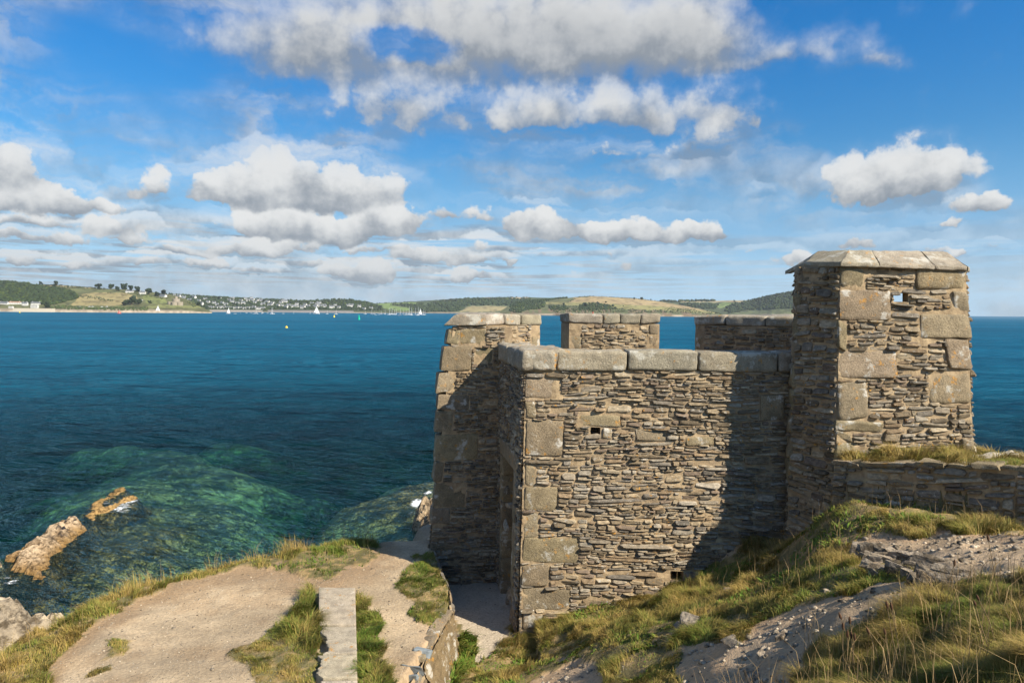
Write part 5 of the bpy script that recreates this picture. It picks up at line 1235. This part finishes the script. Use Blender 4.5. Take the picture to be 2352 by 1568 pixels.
# round castle across the water
q = L1.place(*Z1(1508, 291)); cs = empty('round_castle', q, 'low round stone castle with a taller central tower on the far headland', 'castle'); k_ = q.y / F * .1169
def drum(cx, cy, r, z0, z1, name, par, cren=True):
    mb = MB(); n_ = 28; th2 = np.arange(n_) * 2 * math.pi / n_
    lo = [(cx + r * math.cos(a), cy + r * math.sin(a), z0) for a in th2]; hi = [(x, y, z1) for x, y, _ in lo]; mb.hexa(lo, hi)
    if cren:
        for i in range(0, n_, 2):
            a, b = th2[i], th2[(i + 1) % n_]; w1_ = [(cx + rr_ * math.cos(c), cy + rr_ * math.sin(c)) for rr_, c in ((r, a), (r, b), (r - 1, b), (r - 1, a))]
            mb.hexa([(x, y, z1) for x, y in w1_], [(x, y, z1 + 1.3) for x, y in w1_])
    o_ = mb.build(name, M_STN); o_.parent = par; return o_
drum(0, 0, 30 * k_, -5, 48 * k_, 'keep', cs); drum(0, 0, 12 * k_, 48 * k_, 66 * k_, 'turret', cs)
drum(-38 * k_, -6, 26 * k_, -8, 22 * k_, 'bastion', cs); drum(40 * k_, -6, 26 * k_, -8, 20 * k_, 'bastion', cs); drum(2 * k_, -34 * k_, 27 * k_, -8, 18 * k_, 'bastion', cs)
# sea wall, slipway hut, quay, parked cars
def far_box(name, zf, x0_, x1_, y0_, y1_, dep_, thick, m_, label, cat, L=None):
    a = at(*zf(x0_, y1_), dep_); b = at(*zf(x1_, y1_), dep_); c = at(*zf(x0_, y0_), dep_); mb = MB()
    mb.hexa([(a.x, a.y, a.z - 2), (b.x, b.y, b.z - 2), (b.x, b.y + thick, b.z - 2), (a.x, a.y + thick, a.z - 2)], [(a.x, a.y + 2, c.z), (b.x, b.y + 2, c.z), (b.x, b.y + thick, c.z), (a.x, a.y + thick, c.z)])
    o_ = mb.build(name, m_); return tag(o_, label, cat)
M_CONC = m_flat('pale_concrete', (.50, .44, .34), .9, .15, .05)
far_box('sea_wall', Z1, 105, 436, 323, 351, 1535, 14, M_CONC, 'long pale concrete sea wall at the foot of the left headland', 'sea wall')
far_box('quay', Z1, 1790, 2230, 336, 350, 2280, 12, m_flat('grey_quay', (.30, .27, .24), .9, .2, .05), 'low grey quay wall in front of the waterfront houses', 'quay')
far_box('quay', Z2, 150, 880, 338, 352, 2480, 12, m_flat('dark_quay', (.20, .19, .19), .9, .2, .05), 'long dark harbour wall below the middle of the village', 'quay')
put(house_proto(16, 6, 6, .6, M_WALL), L1, Z1, 297, 321, 'white flat-topped hut standing on the sea wall', None, 0, 1.0, 'hut')
put(house_proto(12, 6, 4, .6, M_WALL), L1, Z1, 95, 322, 'small white hut at the left end of the sea wall', None, 0, .8, 'hut')
car = empty('parked_car', (0, 0, 0)); mb = MB()
prof = [(-2.1, .4), (-2.1, .95), (-1.5, 1.05), (-.9, 1.5), (.7, 1.5), (1.3, 1.0), (2.1, .9), (2.1, .4)]
mb.hexa([(x, -.85, z) for x, z in prof], [(x, .85, z) for x, z in prof]); o_ = mb.build('body', m_flat('white_car_paint', (.8, .8, .8), .3, .02)); o_.parent = car
for sx_ in (-1.3, 1.3):
    for sy_ in (-.86, .86):
        mb = MB(); mb.tube([(sx_, sy_ - .1, .35), (sx_, sy_ + .1, .35)], .35, 10); o_ = mb.build('wheel', m_flat('tyre', (.03, .03, .03))); o_.parent = car
mb = MB(); mb.box(-.85, -.88, 1.02, .75, .88, 1.4); o_ = mb.build('window', M_PANE); o_.parent = car
for i, (x, lb) in enumerate([(680, 'leftmost white car parked on the low cliff top'), (766, 'white car parked second from the left on the low cliff top'), (791, 'white car close beside the second one on the low cliff top'), (872, 'white car in the middle of the low cliff top row'), (913, 'rightmost white car parked on the low cliff top'), (1215, 'white van-like car in the meadow under the dark tree clump')]):
    put(car, L1, Z1, x, 313 if x < 1000 else 255, lb, 'cars parked on the far cliff top', rs.uniform(-.4, .4), 1.15, 'car')

# boats
M_HULL = m_flat('white_hull', (.62, .63, .64), .35, .02); M_SAIL = m_flat('white_sail', (.62, .63, .65), .7, .03); M_RED = m_flat('red_sail', (.42, .10, .07), .8, .1); M_MAST = m_flat('mast_metal', (.75, .76, .78), .4, .05)
M_YEL = m_flat('yellow_paint', (.85, .62, .03), .5, .05); M_GRN = m_flat('green_paint', (.0, .42, .25), .5, .05); M_REDP = m_flat('red_paint', (.65, .04, .03), .5, .05); M_BLK = m_flat('black_paint', (.02, .02, .02), .5, .05)
def boat_proto(L_, mast, sails, sailm=M_SAIL, hullm=M_HULL, name='sailing_boat', cabin=True):
    r_ = empty(name, (0, 0, 0)); n_ = 12; A_ = np.linspace(-1, 1, n_); vs = []; fs = []
    for i, a in enumerate(A_):
        wv = L_ * .16 * (1 - max(0, a) ** 2.2) * (1 - .25 * max(0, -a) ** 2) + .02; sh2 = L_ * (.10 + .03 * a * a)
        for (y, z) in ((-wv, sh2), (-wv * .8, sh2 * .35), (0, -.25), (wv * .8, sh2 * .35), (wv, sh2)): vs.append((a * L_ / 2, y, z))
    for i in range(n_ - 1):
        for j in range(4): fs.append((i * 5 + j, (i + 1) * 5 + j, (i + 1) * 5 + j + 1, i * 5 + j + 1))
        fs.append((i * 5 + 4, (i + 1) * 5 + 4, (i + 1) * 5, i * 5))
    fs.append((0, 1, 2, 3, 4)); fs.append(tuple((n_ - 1) * 5 + j for j in (4, 3, 2, 1, 0)))
    mb = MB(); mb.add(vs, fs); o_ = mb.build('hull', hullm); o_.parent = r_
    if cabin:
        mb = MB(); h0_ = L_ * .09; mb.hexa([(-L_ * .12, -L_ * .08, h0_), (L_ * .2, -L_ * .06, h0_), (L_ * .2, L_ * .06, h0_), (-L_ * .12, L_ * .08, h0_)], [(-L_ * .1, -L_ * .07, h0_ + L_ * .07), (L_ * .16, -L_ * .05, h0_ + L_ * .05), (L_ * .16, L_ * .05, h0_ + L_ * .05), (-L_ * .1, L_ * .07, h0_ + L_ * .07)]); o_ = mb.build('cabin', hullm); o_.parent = r_
    if mast:
        mb = MB(); mb.tube([(L_ * .08, 0, 0), (L_ * .08, 0, mast)], [L_ * .022, L_ * .014], 6); mb.tube([(L_ * .08, 0, L_ * .2), (-L_ * .38, 0, L_ * .2)], L_ * .01, 6); o_ = mb.build('mast', M_MAST); o_.parent = r_
    if sails:
        def sail(nm, tri, bulge):
            N_ = 8; vv = []; ff = []
            for i in range(N_ + 1):
                for j in range(N_ + 1 - i):
                    a, b = i / N_, j / N_; c = 1 - a - b; p_ = np.array(tri[0]) * c + np.array(tri[1]) * a + np.array(tri[2]) * b; p_[1] += bulge * 6.75 * a * b * c + bulge * 1.2 * b * c; vv.append(p_)
            ix = {}; k2_ = 0
            for i in range(N_ + 1):
                for j in range(N_ + 1 - i): ix[i, j] = k2_; k2_ += 1
            for i in range(N_):
                for j in range(N_ - i):
                    ff.append((ix[i, j], ix[i + 1, j], ix[i, j + 1]))
                    if i + j < N_ - 1: ff.append((ix[i + 1, j], ix[i + 1, j + 1], ix[i, j + 1]))
            vv = np.array(vv); v2 = vv + np.array([0, .06, 0]); n3 = len(vv); mb = MB(); mb.add(np.concatenate([vv, v2]), ff + [tuple(q2 + n3 for q2 in f_[::-1]) for f_ in ff]); o_ = mb.build(nm, sailm); o_.parent = r_
        sail('mainsail', ((L_ * .06, 0, L_ * .22), (-L_ * .38, 0, L_ * .22), (L_ * .06, 0, mast * .96)), L_ * .06)
        sail('jib', ((L_ * .46, 0, L_ * .14), (L_ * .0, 0, L_ * .16), (L_ * .10, 0, mast * .82)), L_ * .07)
    return r_
def water_at(px, py, dmax=None):
    v_ = onz(px, max(py, hz(px) + 1.0), 0); return v_
def sea(o_, px, D_, rz, lbl, cat, grp=None, s_=1):
    d = ray(px, 320); o_.location = (d.x / d.y * D_, D_, 0); o_.rotation_euler = (0, 0, rz); o_.scale = (s_,) * 3; return tag(o_, lbl, cat, grp)
b1 = boat_proto(12, 15, True); sea(b1, Z1(1350, 0)[0], 1650, .35, 'large white sailing boat with two sails off the round castle', 'sailing boat', s_=1.2)
b2 = copy_tree(b1); sea(b2, Z1(1955, 0)[0], 1600, 1.2, 'white sailing boat with a narrow sail in front of the quay', 'sailing boat', s_=1.0)
b3 = copy_tree(b1); sea(b3, Z2(568, 0)[0], 1850, .2, 'white sailing boat under full sail in front of the village', 'sailing boat', s_=1.45)
b4 = copy_tree(b1); sea(b4, Z2(1457, 0)[0], 1950, 1.0, 'white sailing boat with raised sails among the moored yachts', 'sailing boat', s_=1.2)
b5 = boat_proto(9, 10, True, M_RED, M_RED); sea(b5, Z1(1020, 0)[0], 1300, .4, 'small boat with a red-brown sail near the shore of the left headland', 'sailing boat', s_=.8)
mo = boat_proto(10, 13, False)
ml = 'small white yacht lying at its mooring with bare mast'
mp = [(Z2, 187, 1500, 1.1), (Z2, 375, 1900, .7), (Z2, 660, 1800, .8), (Z2, 735, 1700, .9), (Z2, 985, 1900, .8), (Z2, 1040, 1800, 1), (Z2, 1060, 2000, .8), (Z2, 1120, 1900, .9), (Z2, 1155, 1900, 1), (Z2, 1192, 1700, 1.3), (Z2, 1212, 1900, 1.3), (Z2, 1232, 1800, 1.1), (Z2, 1250, 1900, 1.2), (Z2, 1285, 1700, 1.2), (Z2, 1310, 1900, 1), (Z2, 1335, 1900, 1), (Z2, 1357, 1700, 1.6), (Z2, 1380, 1800, 1.4), (Z2, 1415, 1800, 1.4), (Z2, 1437, 1600, 1.5), (Z2, 1480, 1800, 1.1), (Z2, 1495, 1900, 1), (Z1, 2330, 1600, 1.2), (Z1, 2190, 1900, .8), (Z2, 105, 1900, .8), (Z2, 515, 1900, .8)]
for i, (zf, x, d_, s_) in enumerate(mp): sea(mo if i == 0 else copy_tree(mo), zf(x, 0)[0], d_, rs.uniform(-1.3, 1.3), ml, 'yacht', 'yachts moored off the village', s_)
dg = boat_proto(5, 0, False, name='motor_boat')
for i, (zf, x) in enumerate([(Z2, 8), (Z2, 35), (Z2, 60), (Z2, 285), (Z2, 1075), (Z2, 1100), (Z2, 1175), (Z2, 1270), (Z2, 1325), (Z2, 1395), (Z1, 2010), (Z1, 2060), (Z1, 2110), (Z1, 2240), (Z1, 2290)]): sea(dg if i == 0 else copy_tree(dg), zf(x, 0)[0], rs.uniform(1500, 1900), rs.uniform(-1, 1), 'tiny white open boat moored close to the village shore', 'boat', 'small boats moored off the village', 1.3)
def buoy(px, D_, m_, h_, r0, lbl, post=False):
    r_ = empty('navigation_buoy', (0, 0, 0)); mb = MB(); mb.tube([(0, 0, -.6), (0, 0, .1), (0, 0, h_ * .45)], [r0, r0, r0 * .8], 14); o_ = mb.build('float', m_); o_.parent = r_
    mb = MB(); mb.tube([(0, 0, h_ * .45), (0, 0, h_ * .8), (0, 0, h_)], [r0 * .55, r0 * .4, r0 * .05], 10); o_ = mb.build('top_mark', m_); o_.parent = r_
    sea(r_, px, D_, 0, lbl, 'buoy')
buoy(Z2(312, 0)[0], 420, M_YEL, 1.2, .8, 'nearest round yellow buoy on the open water'); buoy(Z2(720, 0)[0], 1050, M_YEL, 3.6, 1.2, 'tall yellow buoy right of the sailing boat off the village'); buoy(Z2(932, 0)[0], 800, M_GRN, 6.0, 1.3, 'green cone-topped buoy in the middle of the water'); buoy(Z1(170, 0)[0], 1300, M_YEL, 2.6, 1.1, 'small yellow buoy in front of the pale sea wall')
r_ = empty('beacon', (0, 0, 0)); 
for z0_, z1_, m_, nm in ((-4, 5, M_BLK, 'pillar_base'), (5, 16, M_REDP, 'red_band'), (16, 19, M_BLK, 'black_band')):
    mb = MB(); mb.tube([(0, 0, z0_), (0, 0, z1_)], 1.3 if z0_ < 5 else .9, 10); o_ = mb.build(nm, m_); o_.parent = r_
for z0_ in (20.2, 22.4):
    mb = MB(); mb.tube([(0, 0, z0_ - 1), (0, 0, z0_), (0, 0, z0_ + 1)], [.2, 1.0, .2], 10); o_ = mb.build('top_mark', M_BLK); o_.parent = r_
sea(r_, 592.8, 1100, 0, 'red and black beacon pole standing in the water above the middle merlon', 'beacon', s_=.75)

# ------------------------------------------------------------------ thin sea air
hm_ = bpy.data.materials.new('sea_air'); hm_.use_nodes = True; t = NT(hm_.node_tree)
for n in list(t.n): t.n.remove(n)
pv = t.n.new('ShaderNodeVolumePrincipled'); pv.inputs['Color'].default_value = (.80, .88, .97, 1); pv.inputs['Density'].default_value = .00005; pv.inputs['Anisotropy'].default_value = .2
t.l.new(pv.outputs[0], t.n.new('ShaderNodeOutputMaterial').inputs[1])
mb = MB(); mb.box(-5200, -400, -14, 3200, 5400, 150); tag(mb.build('haze', hm_), 'thin pale sea haze', 'haze', None, 'stuff')

# ================================================================== grass
gr_ = np.random.RandomState(12)
def blades_mesh(name, R0, h, w_, lean, az_, col, kink=None):
    n_ = len(R0); d_ = np.stack([np.cos(az_), np.sin(az_), np.zeros(n_)], -1); sa = az_ + gr_.uniform(.6, 2.5, n_); s_ = np.stack([np.cos(sa), np.sin(sa), np.zeros(n_)], -1) * w_[:, None] * .5
    up = np.array([0, 0, 1.0]); h_ = h[:, None]; l = lean[:, None]
    p0 = R0; p1 = R0 + up * h_ * .55 + d_ * h_ * l * .25; p2 = R0 + up * h_ * (1 - .35 * l) + d_ * h_ * l * .95
    V = np.stack([p0 - s_, p0 + s_, p1 - s_ * .75, p1 + s_ * .75, p2], 1).reshape(-1, 3)
    b = (np.arange(n_) * 5)[:, None]; lv = (b + np.array([0, 1, 3, 2, 2, 3, 4])[None]).ravel()
    ls = (np.arange(n_) * 7)[:, None] + np.array([0, 4])[None]; ls = ls.ravel()
    me = bpy.data.meshes.new(name); me.vertices.add(n_ * 5); me.vertices.foreach_set('co', V.astype(np.float32).ravel())
    me.loops.add(len(lv)); me.loops.foreach_set('vertex_index', lv.astype(np.int32)); me.polygons.add(len(ls)); me.polygons.foreach_set('loop_start', ls.astype(np.int32)); me.update(calc_edges=True)
    me.materials.append(M_GRASS); c = np.repeat(col, 5, axis=0)
    a = me.color_attributes.new('Col', 'FLOAT_COLOR', 'POINT'); a.data.foreach_set('color', np.c_[c, np.ones(len(c))].astype(np.float32).ravel())
    return addobj(name, me)
GREEN = np.array([.115, .195, .024]); OLIVE = np.array([.18, .18, .035]); STRAW = np.array([.44, .31, .11]); GOLD = np.array([.33, .23, .06]); DGREEN = np.array([.055, .095, .02])
def scatter(x0_, x1_, y0_, y1_, dens, sel):
    n_ = int((x1_ - x0_) * (y1_ - y0_) * dens); x = gr_.uniform(x0_, x1_, n_); y = gr_.uniform(y0_, y1_, n_)
    do_, di_ = outside(x, y); ok = do_ < .25; x, y, di_ = x[ok], y[ok], di_[ok]
    z = gz(x, y) - EZ; m_, o_, px, py = gmasks(x, y, z); k_ = sel(x, y, z, m_, px, py, di_); return x[k_], y[k_], z[k_], m_, px[k_], py[k_], di_[k_], k_
def mixcol(a, b, k_): return a * (1 - k_[:, None]) + b * k_[:, None]
def clumpf(x, y, s_=2.5, sd=5): return fbm(x * s_, y * s_, 0, sd, 4, .55)
def infr(px, py): return (px > -60) & (px < 1084) & (py < 760)
def make(name, key, box, dens, hr, wid, gmix, lean, label, thin=None, tuft=(0, 0), azc=None):
    ks = key if isinstance(key, tuple) else (key,)
    def sel(x, y, z, m_, px, py, di_):
        k_ = np.zeros(len(x), bool)
        for q in ks: k_ |= m_[q]
        k_ &= infr(px, py)
        if thin: k_ &= gr_.rand(len(x)) < thin(x, y, px, py, di_)
        return k_
    x, y, z, m_, px, py, di_, k_ = scatter(*box, dens, sel); n_ = len(x)
    if n_ == 0: return None
    cl_ = clumpf(x, y); tf_ = clumpf(x, y, 5.5, 8)
    h = gr_.uniform(hr[0], hr[1], n_) * (.45 + 1.2 * sstep(tf_, .32, .68)) * (1 + tuft[0] * sstep(cl_, .5, .65))
    g_ = np.clip(gmix(x, y, px, py, di_) + (cl_ - .5) * 1.6 + gr_.normal(0, .22, n_), 0, 1)
    col = mixcol(np.where(gr_.rand(n_)[:, None] < .6, GREEN, OLIVE), np.where(gr_.rand(n_)[:, None] < .45, STRAW, GOLD), g_) * gr_.uniform(.65, 1.3, n_)[:, None]
    az_ = (clumpf(x, y, 1.6, 15) * 14 + gr_.normal(0, .7, n_)) if azc is None else azc + gr_.normal(0, .8, n_)
    o_ = blades_mesh(name, np.stack([x, y, z + EZ - .01], -1), h, gr_.uniform(*wid, n_), np.clip(gr_.normal(lean, .25, n_), .05, 1.3), az_, col)
    print(name, n_); return tag(o_, label, 'grass', None, 'stuff')
make('edge_grass', 'edge', (-9, -1.6, 7.6, 14.6), 6500, (.05, .12), (.005, .009), lambda x, y, px, py, d_: .42 + .55 * sstep(d_, .5, .05) - .35 * sstep(px, 290, 330) + .2 * sstep(px, 150, 60), .7, 'tussocky green and straw grass along the cliff edge', thin=lambda x, y, px, py, d_: 1 - .93 * sstep(d_ + (clumpf(x, y, 3.2, 14) - .5) * 1.6, .38, .60) * sstep(px, 80, 150) - .5 * sstep(clumpf(x, y, 4, 19), .5, .6))
make('edge_grass', 'edge', (-9, -1.6, 7.6, 14.6), 2200, (.13, .30), (.004, .007), lambda x, y, px, py, d_: .95 - .3 * sstep(px, 150, 60), .5, 'tall golden grass leaning over the brink of the cliff', thin=lambda x, y, px, py, d_: sstep(d_, .42, .0) * sstep(fbm(x * 1.5, y * 1.5, 0, 4, 3), .35, .55) * (1 - .75 * sstep(px, 355, 372)), azc=2.6)
make('turf', ('wedge', 'tongue', 'patches', 'patch2'), (-7, -.8, 7.6, 13.5), 9500, (.025, .06), (.004, .008), lambda x, y, px, py, d_: .28 + .30 * sstep(py, 620, 660), .8, 'short turf on the wedge and the tongue of the terrace', thin=lambda x, y, px, py, d_: .35 + .65 * sstep(clumpf(x, y, 3, 44), .35, .5))
make('strip_grass', 'strip', (-3, -1.2, 7.8, 11.2), 9000, (.06, .13), (.005, .009), lambda x, y, px, py, d_: .10, .9, 'lush green grass growing right of the granite slabs')
make('slab_tuft', 'wedge', (-4.4, -2.3, 8, 11.2), 9000, (.08, .2), (.005, .009), lambda x, y, px, py, d_: .25, .8, 'longer grass crowding the left side of the granite slabs', thin=lambda x, y, px, py, d_: sstep(px, 283, 300) * sstep(py, 655, 640))
make('leafy_weeds', 'plants', (-1.1, .3, 9, 11), 5000, (.06, .16), (.012, .028), lambda x, y, px, py, d_: -.3, .9, 'leafy green weeds at the foot of the passage wall')
make('bank_grass', 'bankside', (-1.2, 6.2, 6.0, 11.2), 9500, (.025, .055), (.004, .008), lambda x, y, px, py, d_: .56, .8, 'short green and straw grass on the bank in front of the wall', thin=lambda x, y, px, py, d_: .10 + .90 * sstep(clumpf(x, y, 1.9, 24), .42, .56))
make('bank_grass', 'bankside', (-.2, 6.2, 6.0, 11.2), 8000, (.06, .125), (.0035, .006), lambda x, y, px, py, d_: .68, .85, 'long tussocks of dry grass on the bank in front of the wall', thin=lambda x, y, px, py, d_: sstep(clumpf(x, y, 1.5, 64), .50, .60))
make('bank_grass', 'bankside', (1.0, 3.8, 4.5, 8.2), 9000, (.04, .10), (.003, .006), lambda x, y, px, py, d_: .5, .85, 'rough grass lower down the bank near the rocks', thin=lambda x, y, px, py, d_: sstep(clumpf(x, y, 1.9, 34), .40, .54))
make('corner_grass', 'corner', (.6, 4.6, 2.0, 6.6), 32000, (.035, .085), (.002, .004), lambda x, y, px, py, d_: .62, .95, 'deep rough grass filling the lower right corner', tuft=(.7, 0))
make('terrace_grass', 'roof', (4.2, 9.5, 6.5, 11.0), 7000, (.04, .10), (.005, .009), lambda x, y, px, py, d_: .58, .85, 'dry and green grass on top of the terrace by the turret', tuft=(1.0, 0))
# single long dry stems with seed heads, near the camera and along the wall
def stems(name, key, box, n_, hr, label, lean=.35):
    x, y, z, m_, px, py, di_, k_ = scatter(*box, n_, lambda x, y, z, m_, px, py, di_: m_[key] & infr(px, py)); n2 = len(x)
    h = gr_.uniform(*hr, n2); col = np.array([.36, .25, .12]) * gr_.uniform(.6, 1.3, n2)[:, None]
    o_ = blades_mesh(name, np.stack([x, y, z + EZ], -1), h, np.full(n2, .0045), np.clip(gr_.normal(lean, .2, n2), 0, 1), gr_.uniform(0, 6.28, n2), col)
    return tag(o_, label, 'grass', None, 'stuff')
make('leafy_weeds', 'bankside', (-.5, 6.2, 5.0, 11.2), 900, (.03, .07), (.012, .03), lambda x, y, px, py, d_: -.2, .95, 'broad-leaved weeds dotted through the grass of the bank', thin=lambda x, y, px, py, d_: sstep(clumpf(x, y, 2.6, 91), .5, .58))
make('leafy_weeds', ('edge', 'tongue', 'strip'), (-9, -.8, 7.6, 14), 500, (.03, .06), (.012, .03), lambda x, y, px, py, d_: -.2, .95, 'broad-leaved weeds in the turf of the terrace', thin=lambda x, y, px, py, d_: sstep(clumpf(x, y, 2.6, 95), .5, .58))
stems('dry_stems', 'corner', (.8, 4.6, 2.2, 6.6), 110, (.22, .48), 'thin dry stalks rising out of the corner grass')
stems('dry_stems', 'bankside', (2.5, 6.2, 7.5, 11.2), 30, (.18, .38), 'wispy seed stalks against the shaded walls')
stems('dry_stems', 'edge', (-9, -2, 8, 14.6), 22, (.25, .48), 'slender stalks waving over the cliff edge')
# brown seed heads of plantain in the lower right corner
M_SEED = m_flat('seed_head', (.095, .05, .028), .95, .35, 200); M_STEM = m_flat('dry_stem', (.24, .17, .09), .9, .2, 60)
def march(px, py):
    r_ = ray(px, py); s2 = 1.5
    while s2 < 16:
        h = o3 + r_ * s2
        if h.z < float(gz(h.x, h.y)): return h
        s2 += .02
    return h
SP = [((795, 1180), (812, 1440), 'upright brown seed head, leftmost of the low cluster'), ((825, 1232), (830, 1450), 'seed head lowest of the left cluster'), ((850, 1238), (858, 1500), 'brown seed head on a tall stem, third from the left in the cluster'), ((872, 1250), (885, 1500), 'seed head at the right of the low left cluster'), ((775, 1112), (850, 1330), 'seed head bent far to the left above the low cluster'), ((840, 1140), (872, 1420), 'seed head highest upright one over the low cluster'), ((1090, 1035), (1200, 1500), 'left of the two largest seed heads on the tall pair of stems'), ((1120, 1045), (1215, 1520), 'right of the two largest seed heads on the tall pair of stems'), ((962, 1208), (1060, 1480), 'lone seed head between the low cluster and the tall pair'), ((1545, 755), (1535, 960), 'dark seed head standing alone over the gravel path'), ((1770, 585), (1860, 1000), 'highest dark seed head, near the right side over the gravel path'), ((1702, 988), (1840, 1300), 'upper of two seed heads above the right corner grass'), ((1682, 1025), (1800, 1330), 'lower of two seed heads above the right corner grass'), ((1075, 1215), (1130, 1480), 'seed head half hidden in grass below the tall pair')]
for i, (hd, ft, lb) in enumerate(SP):
    f_ = march(*Z9(ft[0], min(ft[1], 1530))); t_ = at(*Z9(*hd), f_.y - .03); ax = (t_ - f_).normalized(); r_ = empty('plantain_stalk', f_, lb, 'seed stalk', 'brown plantain seed heads in the lower right grass')
    mid = f_.lerp(t_, .5) + Vector((.012 * ((i % 3) - 1), .01, .0))
    mb = MB(); mb.tube([f_ - Vector((0, 0, .05)), mid, t_], [.0032, .0026, .002], 6); mb.build('stem', M_STEM, r_)
    ln = (.030 if i < 9 else .026) * f_.y / 4.2; rd = ln * .24; hp = []; hr_ = []
    for k_ in range(9):
        q = k_ / 8; hp.append(t_ + ax * (q - .5) * ln * 1.6); hr_.append(rd * (.35 + .75 * math.sin(math.pi * min(1, q * .9 + .08)) * (1 + .12 * (k_ % 2))))
    mb = MB(); mb.tube(hp, hr_, 9); mb.build('seed_head', M_SEED, r_)
# loose stones on the bank and the gravel: too many to count
x = gr_.uniform(-8, 6, 30000); y = gr_.uniform(3, 13.5, 30000); do_, di_ = outside(x, y); z = gz(x, y) - EZ; m_, o_, px, py = gmasks(x, y, z)
ok = (di_ > .05) & infr(px, py) & (gr_.rand(30000) < np.where(x > .4, .55, .55)) & ~m_['any'] & ~((y > 11) & (x > -.2)) ; x, y, z = x[ok], y[ok], z[ok]
r2_ = gr_.gamma(2.0, .006, len(x)) + .004; r2_ = np.where(x > .4, r2_ * 1.15, r2_ * .45)
cols = np.array([.40, .335, .25]) * gr_.uniform(.45, 1.4, len(x))[:, None]
o_ = blobs('loose_gravel', np.stack([x, y, z + EZ + r2_ * .1], -1), r2_, cols, M_ROCK, False, .6); tag(o_, 'loose stones and gravel scattered over the paths and the bank', 'gravel', None, 'stuff'); print('stones', len(x))
